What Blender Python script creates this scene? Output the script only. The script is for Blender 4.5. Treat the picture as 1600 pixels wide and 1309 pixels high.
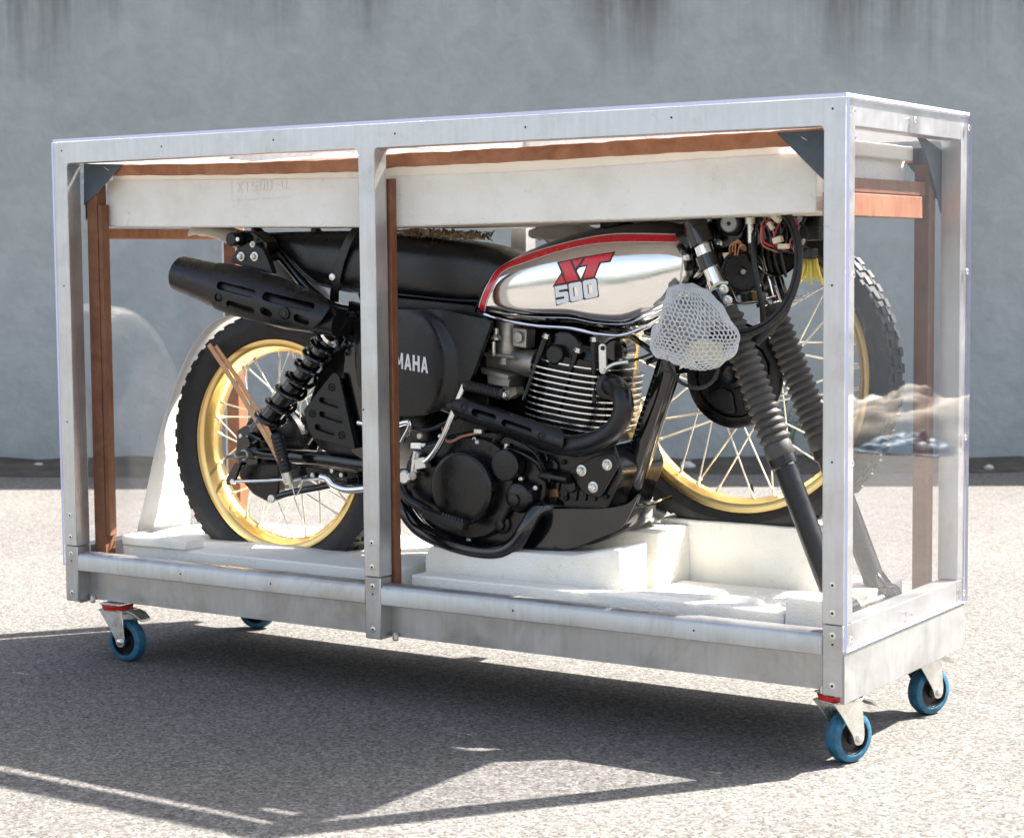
import bpy, bmesh, math, random
import numpy as np
from mathutils import Vector, Matrix, geometry
from mathutils import noise as mnoise

rnd = random.Random(11)
for o in list(bpy.data.objects):
    bpy.data.objects.remove(o)
scene = bpy.context.scene
COL = scene.collection

# ------------------------------------------------------------------ camera
F_PX, YAW, PIT, ROLL = 3016.02, 0.5838, 0.0820, -0.0090
CAM = Vector((3.3024, -3.1179, 0.9106))
_fw = Vector((-math.sin(YAW) * math.cos(PIT), math.cos(YAW) * math.cos(PIT), -math.sin(PIT)))
_r0 = Vector((math.cos(YAW), math.sin(YAW), 0))
_u0 = _r0.cross(_fw)
RIGHT = _r0 * math.cos(ROLL) + _u0 * math.sin(ROLL)
UP = -_r0 * math.sin(ROLL) + _u0 * math.cos(ROLL)
cd = bpy.data.cameras.new("camera")
cam = bpy.data.objects.new("camera", cd)
COL.objects.link(cam)
mw = Matrix.Identity(4)
for i in range(3):
    mw[i][0], mw[i][1], mw[i][2], mw[i][3] = RIGHT[i], UP[i], -_fw[i], CAM[i]
cam.matrix_world = mw
cd.sensor_width = 36.0
cd.lens = 36.0 * F_PX / 1600.0
cd.clip_start, cd.clip_end = 0.05, 500.0
cd.dof.use_dof = True
cd.dof.focus_distance = 3.95
cd.dof.aperture_fstop = 8.0
scene.camera = cam

# ------------------------------------------------------------------ world, sun, exposure
SUN_EL = math.radians(48.4)
SUN_H = Vector((0.596, 0.803))
w = bpy.data.worlds.new("World")
scene.world = w
w.use_nodes = True
nt = w.node_tree
bg = nt.nodes["Background"]
sky = nt.nodes.new("ShaderNodeTexSky")
sky.sky_type = 'NISHITA'
sky.sun_disc = False
sky.sun_elevation = SUN_EL
sky.sun_rotation = math.atan2(SUN_H.x, SUN_H.y)
sky.air_density, sky.dust_density, sky.ozone_density = 1.0, 3.0, 1.0
hs = nt.nodes.new("ShaderNodeHueSaturation")
hs.inputs["Saturation"].default_value = 0.62
nt.links.new(sky.outputs[0], hs.inputs["Color"])
nt.links.new(hs.outputs[0], bg.inputs[0])
bg.inputs[1].default_value = 0.085
sl = bpy.data.lights.new("sun", 'SUN')
sl.energy = 5.0
sl.angle = math.radians(0.55)
sl.color = (1.0, 0.955, 0.89)
so = bpy.data.objects.new("sun", sl)
COL.objects.link(so)
so.location = (6, 8, 12)
_d = Vector((SUN_H.x * math.cos(SUN_EL), SUN_H.y * math.cos(SUN_EL), math.sin(SUN_EL)))
so.rotation_euler = (_d).to_track_quat('Z', 'Y').to_euler()
vs = scene.view_settings
vs.view_transform = 'Standard'
vs.look = 'None'
vs.exposure = 2.2
vs.gamma = 1.0
vs.use_curve_mapping = False
scene.render.engine = 'CYCLES'
scene.cycles.transparent_max_bounces = 24
scene.cycles.max_bounces = 10
scene.cycles.caustics_reflective = False
scene.cycles.caustics_refractive = False

# ------------------------------------------------------------------ photo pixel -> point in the place
def ray(px, py):
    return _fw * F_PX + RIGHT * (px - 800.0) - UP * (py - 654.5)
def P(px, py, y):
    d = ray(px, py)
    return CAM + d * ((y - CAM.y) / d.y)
def PXp(px, py, x):
    d = ray(px, py)
    return CAM + d * ((x - CAM.x) / d.x)
def PZ(px, py, z):
    d = ray(px, py)
    return CAM + d * ((z - CAM.z) / d.z)
def PL(pts, y):
    return [P(a, b, y) for a, b in pts]
def S(px, py, yfun, y0=0.18):
    y = y0
    for _ in range(5):
        q = P(px, py, y)
        y = yfun(q.x, q.z)
    return (q.x, q.z)

# ------------------------------------------------------------------ mesh helpers
def catmull(pts, n=8, closed=False):
    pts = [Vector(p) for p in pts]
    out = []
    m = len(pts)
    rng = m if closed else m - 1
    for i in range(rng):
        p1, p2 = pts[i], pts[(i + 1) % m]
        p0 = pts[(i - 1) % m] if (closed or i > 0) else p1 * 2 - p2
        p3 = pts[(i + 2) % m] if (closed or i + 2 < m) else p2 * 2 - p1
        for k in range(n):
            t = k / n
            out.append(0.5 * (2 * p1 + (p2 - p0) * t + (2 * p0 - 5 * p1 + 4 * p2 - p3) * t * t + (3 * p1 - p0 - 3 * p2 + p3) * t ** 3))
    if not closed:
        out.append(pts[-1])
    return out

def frame_of(d):
    d = Vector(d).normalized()
    a = Vector((0, 0, 1)) if abs(d.z) < 0.9 else Vector((1, 0, 0))
    u = a.cross(d).normalized()
    return d, u, d.cross(u)

class MB:
    def __init__(self):
        self.v, self.f, self.m = [], [], []
    def add(self, vs, fs, mi=0):
        b = len(self.v)
        self.v += [tuple(x) for x in vs]
        for f in fs:
            self.f.append([i + b for i in f])
            self.m.append(mi)
        return self
    def box(self, a, b, mi=0):
        x0, y0, z0 = a
        x1, y1, z1 = b
        return self.add([(x0, y0, z0), (x1, y0, z0), (x1, y1, z0), (x0, y1, z0), (x0, y0, z1), (x1, y0, z1), (x1, y1, z1), (x0, y1, z1)],
                        [(0, 3, 2, 1), (4, 5, 6, 7), (0, 1, 5, 4), (1, 2, 6, 5), (2, 3, 7, 6), (3, 0, 4, 7)], mi)
    def bar(self, p, q, wu, wv, mi=0, up=None):
        p, q = Vector(p), Vector(q)
        d = (q - p).normalized()
        if up is None:
            d, u, v = frame_of(d)
        else:
            u = Vector(up).cross(d).normalized()
            v = d.cross(u)
        vs = []
        for c in (p, q):
            for s, t in ((-1, -1), (1, -1), (1, 1), (-1, 1)):
                vs.append(c + u * (s * wu) + v * (t * wv))
        return self.add(vs, [(0, 3, 2, 1), (4, 5, 6, 7), (0, 1, 5, 4), (1, 2, 6, 5), (2, 3, 7, 6), (3, 0, 4, 7)], mi)
    def loft(self, rings, caps=True, closed=False, mi=0):
        n = len(rings[0])
        vs = [p for r in rings for p in r]
        fs = []
        k = len(rings)
        for i in range(k if closed else k - 1):
            j = (i + 1) % k
            for a in range(n):
                b = (a + 1) % n
                fs.append((i * n + a, i * n + b, j * n + b, j * n + a))
        if caps and not closed:
            fs.append(tuple(range(n - 1, -1, -1)))
            fs.append(tuple((k - 1) * n + a for a in range(n)))
        return self.add(vs, fs, mi)
    def lathe(self, p, d, prof, seg=24, mi=0, caps=True):
        d, u, v = frame_of(d)
        p = Vector(p)
        rings = []
        for t, r in prof:
            rings.append([p + d * t + (u * math.cos(2 * math.pi * k / seg) + v * math.sin(2 * math.pi * k / seg)) * max(r, 1e-5) for k in range(seg)])
        return self.loft(rings, caps, False, mi)
    def cyl(self, p, q, r, r2=None, seg=16, mi=0):
        p, q = Vector(p), Vector(q)
        return self.lathe(p, q - p, [(0, r), ((q - p).length, r if r2 is None else r2)], seg, mi)
    def disc(self, p, d, r, t, bev=0.0, seg=32, mi=0):
        """round cover: base at p, thickness t along d, rounded front rim"""
        if bev:
            prof = [(0, r), (t - bev, r)] + [(t - bev + bev * math.sin(a), r - bev + bev * math.cos(a)) for a in (0.4, 0.8, 1.2, 1.57)]
        else:
            prof = [(0, r), (t, r)]
        return self.lathe(p, d, prof, seg, mi)
    def tube(self, path, r, seg=10, closed=False, mi=0):
        path = [Vector(p) for p in path]
        n = len(path)
        rs = r if isinstance(r, (list, tuple)) else [r] * n
        rings = []
        pu = None
        for i, p in enumerate(path):
            a = path[(i - 1) % n] if (closed or i) else p
            b = path[(i + 1) % n] if (closed or i < n - 1) else p
            d = (b - a).normalized()
            if pu is None:
                d, u, v = frame_of(d)
            else:
                u = (pu - d * pu.dot(d)).normalized()
                v = d.cross(u)
            pu = u
            rings.append([p + (u * math.cos(2 * math.pi * k / seg) + v * math.sin(2 * math.pi * k / seg)) * rs[i] for k in range(seg)])
        return self.loft(rings, True, closed, mi)
    def prism(self, poly, y0, y1, mi=0):
        """poly: (x,z) list, extruded along y"""
        n = len(poly)
        vs = [(x, y0, z) for x, z in poly] + [(x, y1, z) for x, z in poly]
        fs = [tuple(range(n)), tuple(range(2 * n - 1, n - 1, -1))] + [(i, i + n, (i + 1) % n + n, (i + 1) % n) for i in range(n)]
        return self.add(vs, fs, mi)
    def plate(self, outline, holes, yfun, thick, grid=0.012, mi=0, back=True):
        """(x,z) outline with holes laid on the height field yfun, thick along +y"""
        pts, edges = [], []
        loops = []
        for lp in [outline] + list(holes):
            b = len(pts)
            pts += [Vector((p[0], p[1])) for p in lp]
            n = len(lp)
            edges += [(b + i, b + (i + 1) % n) for i in range(n)]
            loops.append(lp)
        xs = [p[0] for p in outline]
        zs = [p[1] for p in outline]
        if grid:
            x = min(xs) + grid * 0.5
            while x < max(xs):
                z = min(zs) + grid * 0.5
                while z < max(zs):
                    if inpoly((x, z), outline) and not any(inpoly((x, z), h) for h in holes):
                        pts.append(Vector((x, z)))
                    z += grid
                x += grid
        res = geometry.delaunay_2d_cdt(pts, edges, [], 0, 1e-6)
        V, Fs = res[0], res[2]
        keep = []
        for f in Fs:
            c = sum((V[i] for i in f), Vector((0, 0))) / len(f)
            if inpoly(c, outline) and not any(inpoly(c, h) for h in holes):
                keep.append(tuple(f))
        cnt = {}
        for f in keep:
            for i in range(len(f)):
                e = (f[i], f[(i + 1) % len(f)])
                cnt[frozenset(e)] = cnt.get(frozenset(e), []) + [e]
        n = len(V)
        vs = [(p[0], yfun(p[0], p[1]), p[1]) for p in V]
        if not back:
            return self.add(vs, keep, mi)
        vs += [(p[0], yfun(p[0], p[1]) + thick, p[1]) for p in V]
        fs = list(keep) + [tuple(i + n for i in reversed(f)) for f in keep]
        for k, es in cnt.items():
            if len(es) == 1:
                a, b = es[0]
                fs.append((b, a, a + n, b + n))
        return self.add(vs, fs, mi)
    def mesh(self, name, mats, sharp=35):
        bm = bmesh.new()
        vv = [bm.verts.new(p) for p in self.v]
        for f, m in zip(self.f, self.m):
            try:
                ff = bm.faces.new([vv[i] for i in f])
                ff.material_index = m
                ff.smooth = True
            except ValueError:
                pass
        bmesh.ops.recalc_face_normals(bm, faces=bm.faces[:])
        me = bpy.data.meshes.new(name)
        bm.to_mesh(me)
        bm.free()
        me.set_sharp_from_angle(angle=math.radians(sharp))
        for m in (mats if isinstance(mats, (list, tuple)) else [mats]):
            me.materials.append(m)
        return me
    def build(self, name, mats, parent=None, bevel=0.0, sub=0, sharp=35, seg=2):
        o = bpy.data.objects.new(name, self.mesh(name, mats, sharp))
        COL.objects.link(o)
        if bevel:
            md = o.modifiers.new("bevel", 'BEVEL')
            md.width, md.segments, md.limit_method, md.angle_limit = bevel, seg, 'ANGLE', math.radians(40)
            md.harden_normals = False
        if sub:
            md = o.modifiers.new("sub", 'SUBSURF')
            md.levels = md.render_levels = sub
        if parent is not None:
            par(o, parent)
        return o

WORLD = {}
def par(o, parent):
    """keep o where its vertices say it is"""
    o.parent = parent
    o.matrix_parent_inverse = WORLD.get(parent.name, Matrix.Identity(4)).inverted()
def empty(name, loc, label=None, cat=None, group=None, parent=None):
    o = bpy.data.objects.new(name, None)
    COL.objects.link(o)
    o.empty_display_size = 0.05
    M = Matrix.Translation(Vector(loc))
    WORLD[o.name] = M
    if parent is not None:
        par(o, parent)
    o.matrix_basis = M
    if label:
        tag(o, label, cat, group)
    return o
def tag(o, label=None, cat=None, group=None, kind=None):
    if label: o["label"] = label
    if cat: o["category"] = cat
    if cat and not kind: o["kind"] = "thing"
    if group: o["group"] = group
    if kind: o["kind"] = kind
    return o
def inst(o, parent, M):
    """another object on o's mesh, placed by M relative to o"""
    c = o.copy()
    COL.objects.link(c)
    c.parent = parent
    c.matrix_parent_inverse = o.matrix_parent_inverse.copy()
    c.matrix_basis = M @ o.matrix_basis
    return c

def inpoly(p, poly):
    x, y = p[0], p[1]
    c = False
    n = len(poly)
    j = n - 1
    for i in range(n):
        xi, yi = poly[i][0], poly[i][1]
        xj, yj = poly[j][0], poly[j][1]
        if (yi > y) != (yj > y) and x < (xj - xi) * (y - yi) / (yj - yi) + xi:
            c = not c
        j = i
    return c
def xz(pts, y):
    return [(q.x, q.z) for q in PL(pts, y)]
def roundpoly(poly, r, n=4):
    out = []
    m = len(poly)
    for i in range(m):
        p = Vector(poly[i][:2]); a = Vector(poly[i - 1][:2]); b = Vector(poly[(i + 1) % m][:2])
        da, db = a - p, b - p
        rr = min(r, da.length * 0.45, db.length * 0.45)
        s, e = p + da.normalized() * rr, p + db.normalized() * rr
        for k in range(n + 1):
            t = k / n
            out.append(tuple(s * (1 - t) ** 2 + p * 2 * t * (1 - t) + e * t * t))
    return out
def smoothpoly(poly, n=5):
    return [tuple(p) for p in catmull([Vector((a, b, 0)).to_3d() for a, b in poly], n, True)]
def sp2(poly, n=5):
    return [(p[0], p[1]) for p in smoothpoly(poly, n)]
def capsule(p, q, r, n=6):
    p, q = Vector(p), Vector(q)
    d = (q - p).normalized() if (q - p).length > 1e-6 else Vector((1, 0))
    a0 = math.atan2(d.y, d.x)
    out = []
    for k in range(n + 1):
        a = a0 - math.pi / 2 + math.pi * k / n
        out.append((q.x + r * math.cos(a), q.y + r * math.sin(a)))
    for k in range(n + 1):
        a = a0 + math.pi / 2 + math.pi * k / n
        out.append((p.x + r * math.cos(a), p.y + r * math.sin(a)))
    return out
def circ(c, r, n=16):
    return [(c[0] + r * math.cos(2 * math.pi * k / n), c[1] + r * math.sin(2 * math.pi * k / n)) for k in range(n)]
def hermite(pts):
    """smooth function through (x, v) points"""
    pts = sorted(pts)
    X = np.array([p[0] for p in pts]); V = np.array([p[1] for p in pts])
    D = np.diff(V) / np.diff(X)
    M = np.zeros(len(X))
    M[0], M[-1] = D[0], D[-1]
    for i in range(1, len(X) - 1):
        M[i] = 0 if D[i - 1] * D[i] <= 0 else 2 * D[i - 1] * D[i] / (D[i - 1] + D[i])
    def f(x):
        x = min(max(x, X[0]), X[-1])
        i = min(max(int(np.searchsorted(X, x)) - 1, 0), len(X) - 2)
        h = X[i + 1] - X[i]
        t = (x - X[i]) / h
        return float((2 * t ** 3 - 3 * t * t + 1) * V[i] + (t ** 3 - 2 * t * t + t) * h * M[i] + (-2 * t ** 3 + 3 * t * t) * V[i + 1] + (t ** 3 - t * t) * h * M[i + 1])
    return f

# ------------------------------------------------------------------ materials
def new_mat(name):
    m = bpy.data.materials.new(name)
    m.use_nodes = True
    return m, m.node_tree.nodes, m.node_tree.links, m.node_tree.nodes["Principled BSDF"]
def noise(N, L, scale, detail=4, rough=0.55, stretch=None, coord="Object", dist=0.0):
    tc = N.new("ShaderNodeTexCoord")
    t = N.new("ShaderNodeTexNoise")
    t.inputs["Scale"].default_value = scale
    t.inputs["Detail"].default_value = detail
    t.inputs["Roughness"].default_value = rough
    t.inputs["Distortion"].default_value = dist
    if stretch:
        mp = N.new("ShaderNodeMapping")
        mp.inputs["Scale"].default_value = stretch
        L.new(tc.outputs[coord], mp.inputs[0])
        L.new(mp.outputs[0], t.inputs[0])
    else:
        L.new(tc.outputs[coord], t.inputs[0])
    return t.outputs["Fac"]
def ramp(N, L, fac, stops):
    r = N.new("ShaderNodeValToRGB")
    e = r.color_ramp.elements
    while len(e) < len(stops):
        e.new(0.5)
    for el, (p, c) in zip(e, stops):
        el.position = p
        el.color = (*c, 1) if len(c) == 3 else c
    L.new(fac, r.inputs[0])
    return r.outputs[0]
def g(v):
    return (v, v, v)
def maprange(N, L, fac, a, b, c, d):
    m = N.new("ShaderNodeMapRange")
    for i, v in enumerate((a, b, c, d)):
        m.inputs[i + 1].default_value = v
    L.new(fac, m.inputs[0])
    return m.outputs[0]
def bump(N, L, h, strength, dist, normal=None):
    b = N.new("ShaderNodeBump")
    b.inputs["Strength"].default_value = strength
    b.inputs["Distance"].default_value = dist
    L.new(h, b.inputs["Height"])
    if normal is not None:
        L.new(normal, b.inputs["Normal"])
    return b.outputs[0]
def mix(N, L, fac, a, b, mode='MIX'):
    m = N.new("ShaderNodeMix")
    m.data_type = 'RGBA'
    m.blend_type = mode
    for sock, v in ((m.inputs[0], fac), (m.inputs[6], a), (m.inputs[7], b)):
        if isinstance(v, (int, float)):
            sock.default_value = v
        elif isinstance(v, tuple):
            sock.default_value = (*v, 1)
        else:
            L.new(v, sock)
    return m.outputs[2]

def painted_metal(name, col, rough, cast, dust):
    m, N, L, b = new_mat(name)
    n = noise(N, L, 22, 7, 0.7, None, "Object", 0.5)
    c = mix(N, L, maprange(N, L, n, 0.45, 0.75, 0.0, dust), col, (0.10, 0.09, 0.075))
    n2 = noise(N, L, 160, 4, 0.7)
    c = mix(N, L, maprange(N, L, n2, 0.66, 0.76, 0.0, dust * 2.5), c, (0.16, 0.14, 0.11))
    L.new(c, b.inputs["Base Color"])
    L.new(maprange(N, L, n, 0.3, 0.75, rough - 0.08, rough + 0.22), b.inputs["Roughness"])
    b.inputs["Specular IOR Level"].default_value = 0.45
    bv = N.new("ShaderNodeBevel")
    bv.samples = 4
    bv.inputs[0].default_value = 0.0014
    L.new(bump(N, L, noise(N, L, 420, 3, 0.6), cast, 0.0012, bv.outputs[0]), b.inputs["Normal"])
    return m
def simple(name, col, rough, metal=0.0, var=0.15, scale=30, bmp=0.0, bscale=200, rvar=0.1, coat=0.0, stretch=None, spec=0.5):
    m, N, L, b = new_mat(name)
    n = noise(N, L, scale, 5, 0.6, stretch)
    lo = tuple(c * (1 - var) for c in col)
    hi = tuple(min(1, c * (1 + var)) for c in col)
    L.new(ramp(N, L, n, [(0.3, lo), (0.7, hi)]), b.inputs["Base Color"])
    L.new(maprange(N, L, noise(N, L, scale * 1.7, 4, 0.6, stretch), 0.3, 0.7, max(rough - rvar, 0.02), min(rough + rvar, 1)), b.inputs["Roughness"])
    b.inputs["Metallic"].default_value = metal
    b.inputs["Specular IOR Level"].default_value = spec
    if coat:
        b.inputs["Coat Weight"].default_value = coat
        b.inputs["Coat Roughness"].default_value = 0.06
    if bmp:
        L.new(bump(N, L, noise(N, L, bscale, 3), bmp, 0.002), b.inputs["Normal"])
    return m

def alu(name, base, rough, stain):
    m, N, L, b = new_mat(name)
    n1 = noise(N, L, 7, 7, 0.7, None, "Object", 0.4)
    n2 = noise(N, L, 70, 5, 0.65, (1, 1, 0.1))
    c = mix(N, L, 0.45, ramp(N, L, n1, [(0.28, tuple(x * 0.68 for x in base)), (0.5, base), (0.72, tuple(min(1, x * 1.2) for x in base))]),
            ramp(N, L, n2, [(0.25, tuple(x * 0.75 for x in base)), (0.75, tuple(min(1, x * 1.1) for x in base))]))
    # grubby finger marks and dried dirt, its own blotches
    n3 = noise(N, L, 5.5, 8, 0.72, None, "Object", 0.8)
    c = mix(N, L, maprange(N, L, n3, 0.52, 0.72, 0.0, stain), c, (0.30, 0.235, 0.17))
    n4 = noise(N, L, 26, 8, 0.75, None, "Object", 1.0)
    c = mix(N, L, maprange(N, L, n4, 0.62, 0.74, 0.0, 0.45), c, (0.16, 0.15, 0.14))
    L.new(c, b.inputs["Base Color"])
    b.inputs["Metallic"].default_value = 0.78
    L.new(maprange(N, L, n1, 0.3, 0.7, rough - 0.12, rough + 0.14), b.inputs["Roughness"])
    sc = noise(N, L, 420, 2, 0.5, (1, 1, 0.06))
    b1 = bump(N, L, sc, 0.14, 0.0008)
    L.new(bump(N, L, noise(N, L, 3.5, 3), 0.25, 0.02, b1), b.inputs["Normal"])
    return m

ALU = alu("brushed_aluminium", (0.60, 0.597, 0.588), 0.38, 0.2)
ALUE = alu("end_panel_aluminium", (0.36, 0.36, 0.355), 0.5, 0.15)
ALUB = alu("worn_base_aluminium", (0.50, 0.495, 0.485), 0.38, 0.5)
ZINC = simple("zinc_plate", (0.72, 0.71, 0.66), 0.3, 0.9, 0.12, 40)
CHROME = simple("chrome", (0.82, 0.82, 0.82), 0.08, 1.0, 0.04, 20, rvar=0.04)
GLOSS = simple("black_gloss_paint", (0.004, 0.004, 0.0045), 0.13, 0.0, 0.3, 40, coat=0.6, rvar=0.06)
SATIN = painted_metal("black_satin_heatproof", (0.0042, 0.0042, 0.005), 0.28, 0.10, 0.05)
CASE = painted_metal("black_engine_paint", (0.003, 0.003, 0.0035), 0.19, 0.14, 0.09)
PLASTIC = painted_metal("black_plastic", (0.004, 0.0043, 0.005), 0.27, 0.10, 0.03)
RUBBER = simple("black_rubber", (0.008, 0.008, 0.008), 0.5, 0.0, 0.3, 50, bmp=0.1, bscale=500)
TYRE = simple("tyre_rubber", (0.0145, 0.0145, 0.015), 0.6, 0.0, 0.35, 25, bmp=0.12, bscale=400)
GAITER = simple("dusty_gaiter_rubber", (0.055, 0.051, 0.046), 0.6, 0.0, 0.3, 25, bmp=0.1, bscale=300)
CAST = simple("cast_metal", (0.42, 0.39, 0.35), 0.42, 0.75, 0.2, 30, bmp=0.15, bscale=350)
EDGE = simple("machined_fin_edge", (0.85, 0.85, 0.84), 0.25, 0.9, 0.1, 60)
GOLD = simple("gold_anodised_rim", (0.87, 0.62, 0.25), 0.29, 1.0, 0.04, 8, rvar=0.025)
SPOKE = simple("spoke_steel", (0.86, 0.82, 0.70), 0.4, 0.75, 0.1, 30)
WHITEP = simple("white_plastic", (0.78, 0.75, 0.66), 0.35, 0.0, 0.05, 12)
RED = simple("red_decal", (0.66, 0.012, 0.022), 0.22, 0.0, 0.08, 20, coat=0.4)
DECALW = simple("white_decal", (0.80, 0.80, 0.80), 0.3, 0.0, 0.04, 30)
DECALK = simple("black_decal", (0.012, 0.014, 0.018), 0.28, 0.0, 0.2, 30)
BLUE = simple("blue_rubber_tyre", (0.016, 0.108, 0.185), 0.55, 0.0, 0.55, 60, bmp=0.1, bscale=300)
REDP = simple("red_plastic", (0.6, 0.02, 0.015), 0.4, 0.0, 0.1, 30)
DARK = simple("dark_hole", (0.012, 0.012, 0.012), 0.8, 0.0, 0.1, 30)
BROWNSTRAP = simple("brown_rubber_strap", (0.60, 0.31, 0.14), 0.5, 0.0, 0.15, 60)
LEATHER = simple("blue_grey_corner_patch", (0.055, 0.075, 0.092), 0.48, 0.0, 0.25, 14, bmp=0.1, bscale=250)
DIAL = simple("grey_dial", (0.30, 0.31, 0.31), 0.35, 0.3, 0.1, 50)
CREAM = simple("cream_plug", (0.72, 0.66, 0.48), 0.4, 0.0, 0.08, 60)
YELLOW = simple("yellow_wire", (0.70, 0.56, 0.10), 0.4, 0.0, 0.1, 60)
COPPER = simple("brown_wire", (0.45, 0.20, 0.09), 0.45, 0.0, 0.2, 60)
PINK = simple("pink_wire", (0.6, 0.05, 0.12), 0.4, 0.0, 0.1, 60)
FUR = simple("tufted_brown_padding", (0.30, 0.215, 0.14), 0.9, 0.0, 0.5, 90)
PAPER = simple("beige_paper", (0.70, 0.62, 0.44), 0.7, 0.0, 0.1, 40, bmp=0.3, bscale=90)

def make_vinyl():
    m, N, L, b = new_mat("black_seat_vinyl")
    b.inputs["Base Color"].default_value = (0.0055, 0.006, 0.007, 1)
    L.new(maprange(N, L, noise(N, L, 14, 4), 0.3, 0.7, 0.22, 0.38), b.inputs["Roughness"])
    tc = N.new("ShaderNodeTexCoord")
    v = N.new("ShaderNodeTexVoronoi")
    v.inputs["Scale"].default_value = 520
    L.new(tc.outputs["Object"], v.inputs[0])
    n1 = bump(N, L, v.outputs["Distance"], 0.35, 0.0008)
    L.new(bump(N, L, noise(N, L, 16, 3), 0.25, 0.006, n1), b.inputs["Normal"])
    return m
VINYL = make_vinyl()

def make_tank():
    m, N, L, b = new_mat("polished_tank_aluminium")
    L.new(ramp(N, L, noise(N, L, 7, 5), [(0.3, (0.80, 0.79, 0.765)), (0.7, (0.88, 0.87, 0.85))]), b.inputs["Base Color"])
    b.inputs["Metallic"].default_value = 1.0
    L.new(maprange(N, L, noise(N, L, 10, 5), 0.3, 0.7, 0.05, 0.13), b.inputs["Roughness"])
    L.new(bump(N, L, noise(N, L, 300, 2, 0.5, (0.08, 1, 1)), 0.05, 0.0006), b.inputs["Normal"])
    return m
TANK = make_tank()

def make_foam():
    m, N, L, b = new_mat("white_polystyrene_foam")
    n = noise(N, L, 6, 6, 0.65)
    c = ramp(N, L, n, [(0.25, (0.76, 0.715, 0.62)), (0.5, (0.87, 0.835, 0.755)), (0.8, (0.91, 0.885, 0.83))])
    st = noise(N, L, 17, 7, 0.75, None, "Object", 0.5)
    c = mix(N, L, maprange(N, L, st, 0.60, 0.76, 0, 0.5), c, (0.42, 0.36, 0.27))
    L.new(c, b.inputs["Base Color"])
    b.inputs["Roughness"].default_value = 0.75
    b.inputs["Subsurface Weight"].default_value = 0.2
    b.inputs["Subsurface Radius"].default_value = (1.0, 0.93, 0.8)
    b.inputs["Subsurface Scale"].default_value = 0.03
    tc = N.new("ShaderNodeTexCoord")
    v = N.new("ShaderNodeTexVoronoi")
    v.inputs["Scale"].default_value = 260
    L.new(tc.outputs["Object"], v.inputs[0])
    n1 = bump(N, L, v.outputs["Distance"], 0.55, 0.0018)
    L.new(bump(N, L, noise(N, L, 22, 7, 0.7), 0.45, 0.006, n1), b.inputs["Normal"])
    return m
FOAM = make_foam()

def make_wood(name, k):
    m, N, L, b = new_mat(name)
    def kk(c):
        return tuple(v * k for v in c)
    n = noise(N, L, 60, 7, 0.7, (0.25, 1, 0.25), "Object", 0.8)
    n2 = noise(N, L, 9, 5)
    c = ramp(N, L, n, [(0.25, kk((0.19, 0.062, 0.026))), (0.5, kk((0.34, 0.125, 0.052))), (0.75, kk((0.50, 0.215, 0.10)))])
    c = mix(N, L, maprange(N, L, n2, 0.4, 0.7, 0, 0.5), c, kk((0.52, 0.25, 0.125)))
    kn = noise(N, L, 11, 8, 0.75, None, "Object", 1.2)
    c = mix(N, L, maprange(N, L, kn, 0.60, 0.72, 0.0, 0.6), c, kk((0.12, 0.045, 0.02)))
    L.new(c, b.inputs["Base Color"])
    b.inputs["Roughness"].default_value = 0.62
    saw = noise(N, L, 130, 2, 0.5, (1, 0.1, 0.1))
    L.new(bump(N, L, saw, 0.3, 0.0018), b.inputs["Normal"])
    return m
WOOD = make_wood("reddish_brown_timber", 1.0)
WOODD = make_wood("shaded_dark_timber", 0.5)  # darker copy of the timber; on the end brace it paints in shade

def make_acrylic():
    m, N, L, b = new_mat("clear_acrylic")
    N.remove(b)
    out = N["Material Output"]
    tr = N.new("ShaderNodeBsdfTransparent")
    tr.inputs[0].default_value = (0.975, 0.975, 0.985, 1)
    gl = N.new("ShaderNodeBsdfGlossy")
    gl.inputs["Roughness"].default_value = 0.012
    fr = N.new("ShaderNodeFresnel")
    geo = N.new("ShaderNodeNewGeometry")
    # same air-to-acrylic reflection on both faces of the sheet
    L.new(maprange(N, L, geo.outputs["Backfacing"], 0, 1, 1.49, 1 / 1.49), fr.inputs[0])
    df = N.new("ShaderNodeBsdfDiffuse")
    df.inputs[0].default_value = (0.8, 0.8, 0.85, 1)
    # fine scratches and dust specks on the sheet
    tc = N.new("ShaderNodeTexCoord")
    vo = N.new("ShaderNodeTexVoronoi")
    vo.inputs["Scale"].default_value = 42
    vo.inputs["Randomness"].default_value = 1.0
    L.new(tc.outputs["Object"], vo.inputs[0])
    sp = maprange(N, L, vo.outputs["Distance"], 0.05, 0.075, 0.12, 0.0)
    sc = maprange(N, L, noise(N, L, 30, 5, 0.7, (1, 1, 0.1)), 0.66, 0.78, 0.0, 0.05)
    film = maprange(N, L, noise(N, L, 4, 5), 0.3, 0.8, 0.001, 0.007)
    a1 = N.new("ShaderNodeMath"); a1.operation = 'ADD'
    L.new(sp, a1.inputs[0]); L.new(sc, a1.inputs[1])
    a2 = N.new("ShaderNodeMath"); a2.operation = 'ADD'
    L.new(a1.outputs[0], a2.inputs[0]); L.new(film, a2.inputs[1])
    m1 = N.new("ShaderNodeMixShader")
    L.new(a2.outputs[0], m1.inputs[0]); L.new(tr.outputs[0], m1.inputs[1]); L.new(df.outputs[0], m1.inputs[2])
    m2 = N.new("ShaderNodeMixShader")
    L.new(fr.outputs[0], m2.inputs[0]); L.new(m1.outputs[0], m2.inputs[1]); L.new(gl.outputs[0], m2.inputs[2])
    L.new(m2.outputs[0], out.inputs[0])
    return m
ACRYLIC = make_acrylic()

def make_edge():
    m, N, L, b = new_mat("acrylic_sawn_edge")
    b.inputs["Base Color"].default_value = (0.66, 0.66, 0.86, 1)
    b.inputs["Roughness"].default_value = 0.35
    return m
ACREDGE = make_edge()

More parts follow.
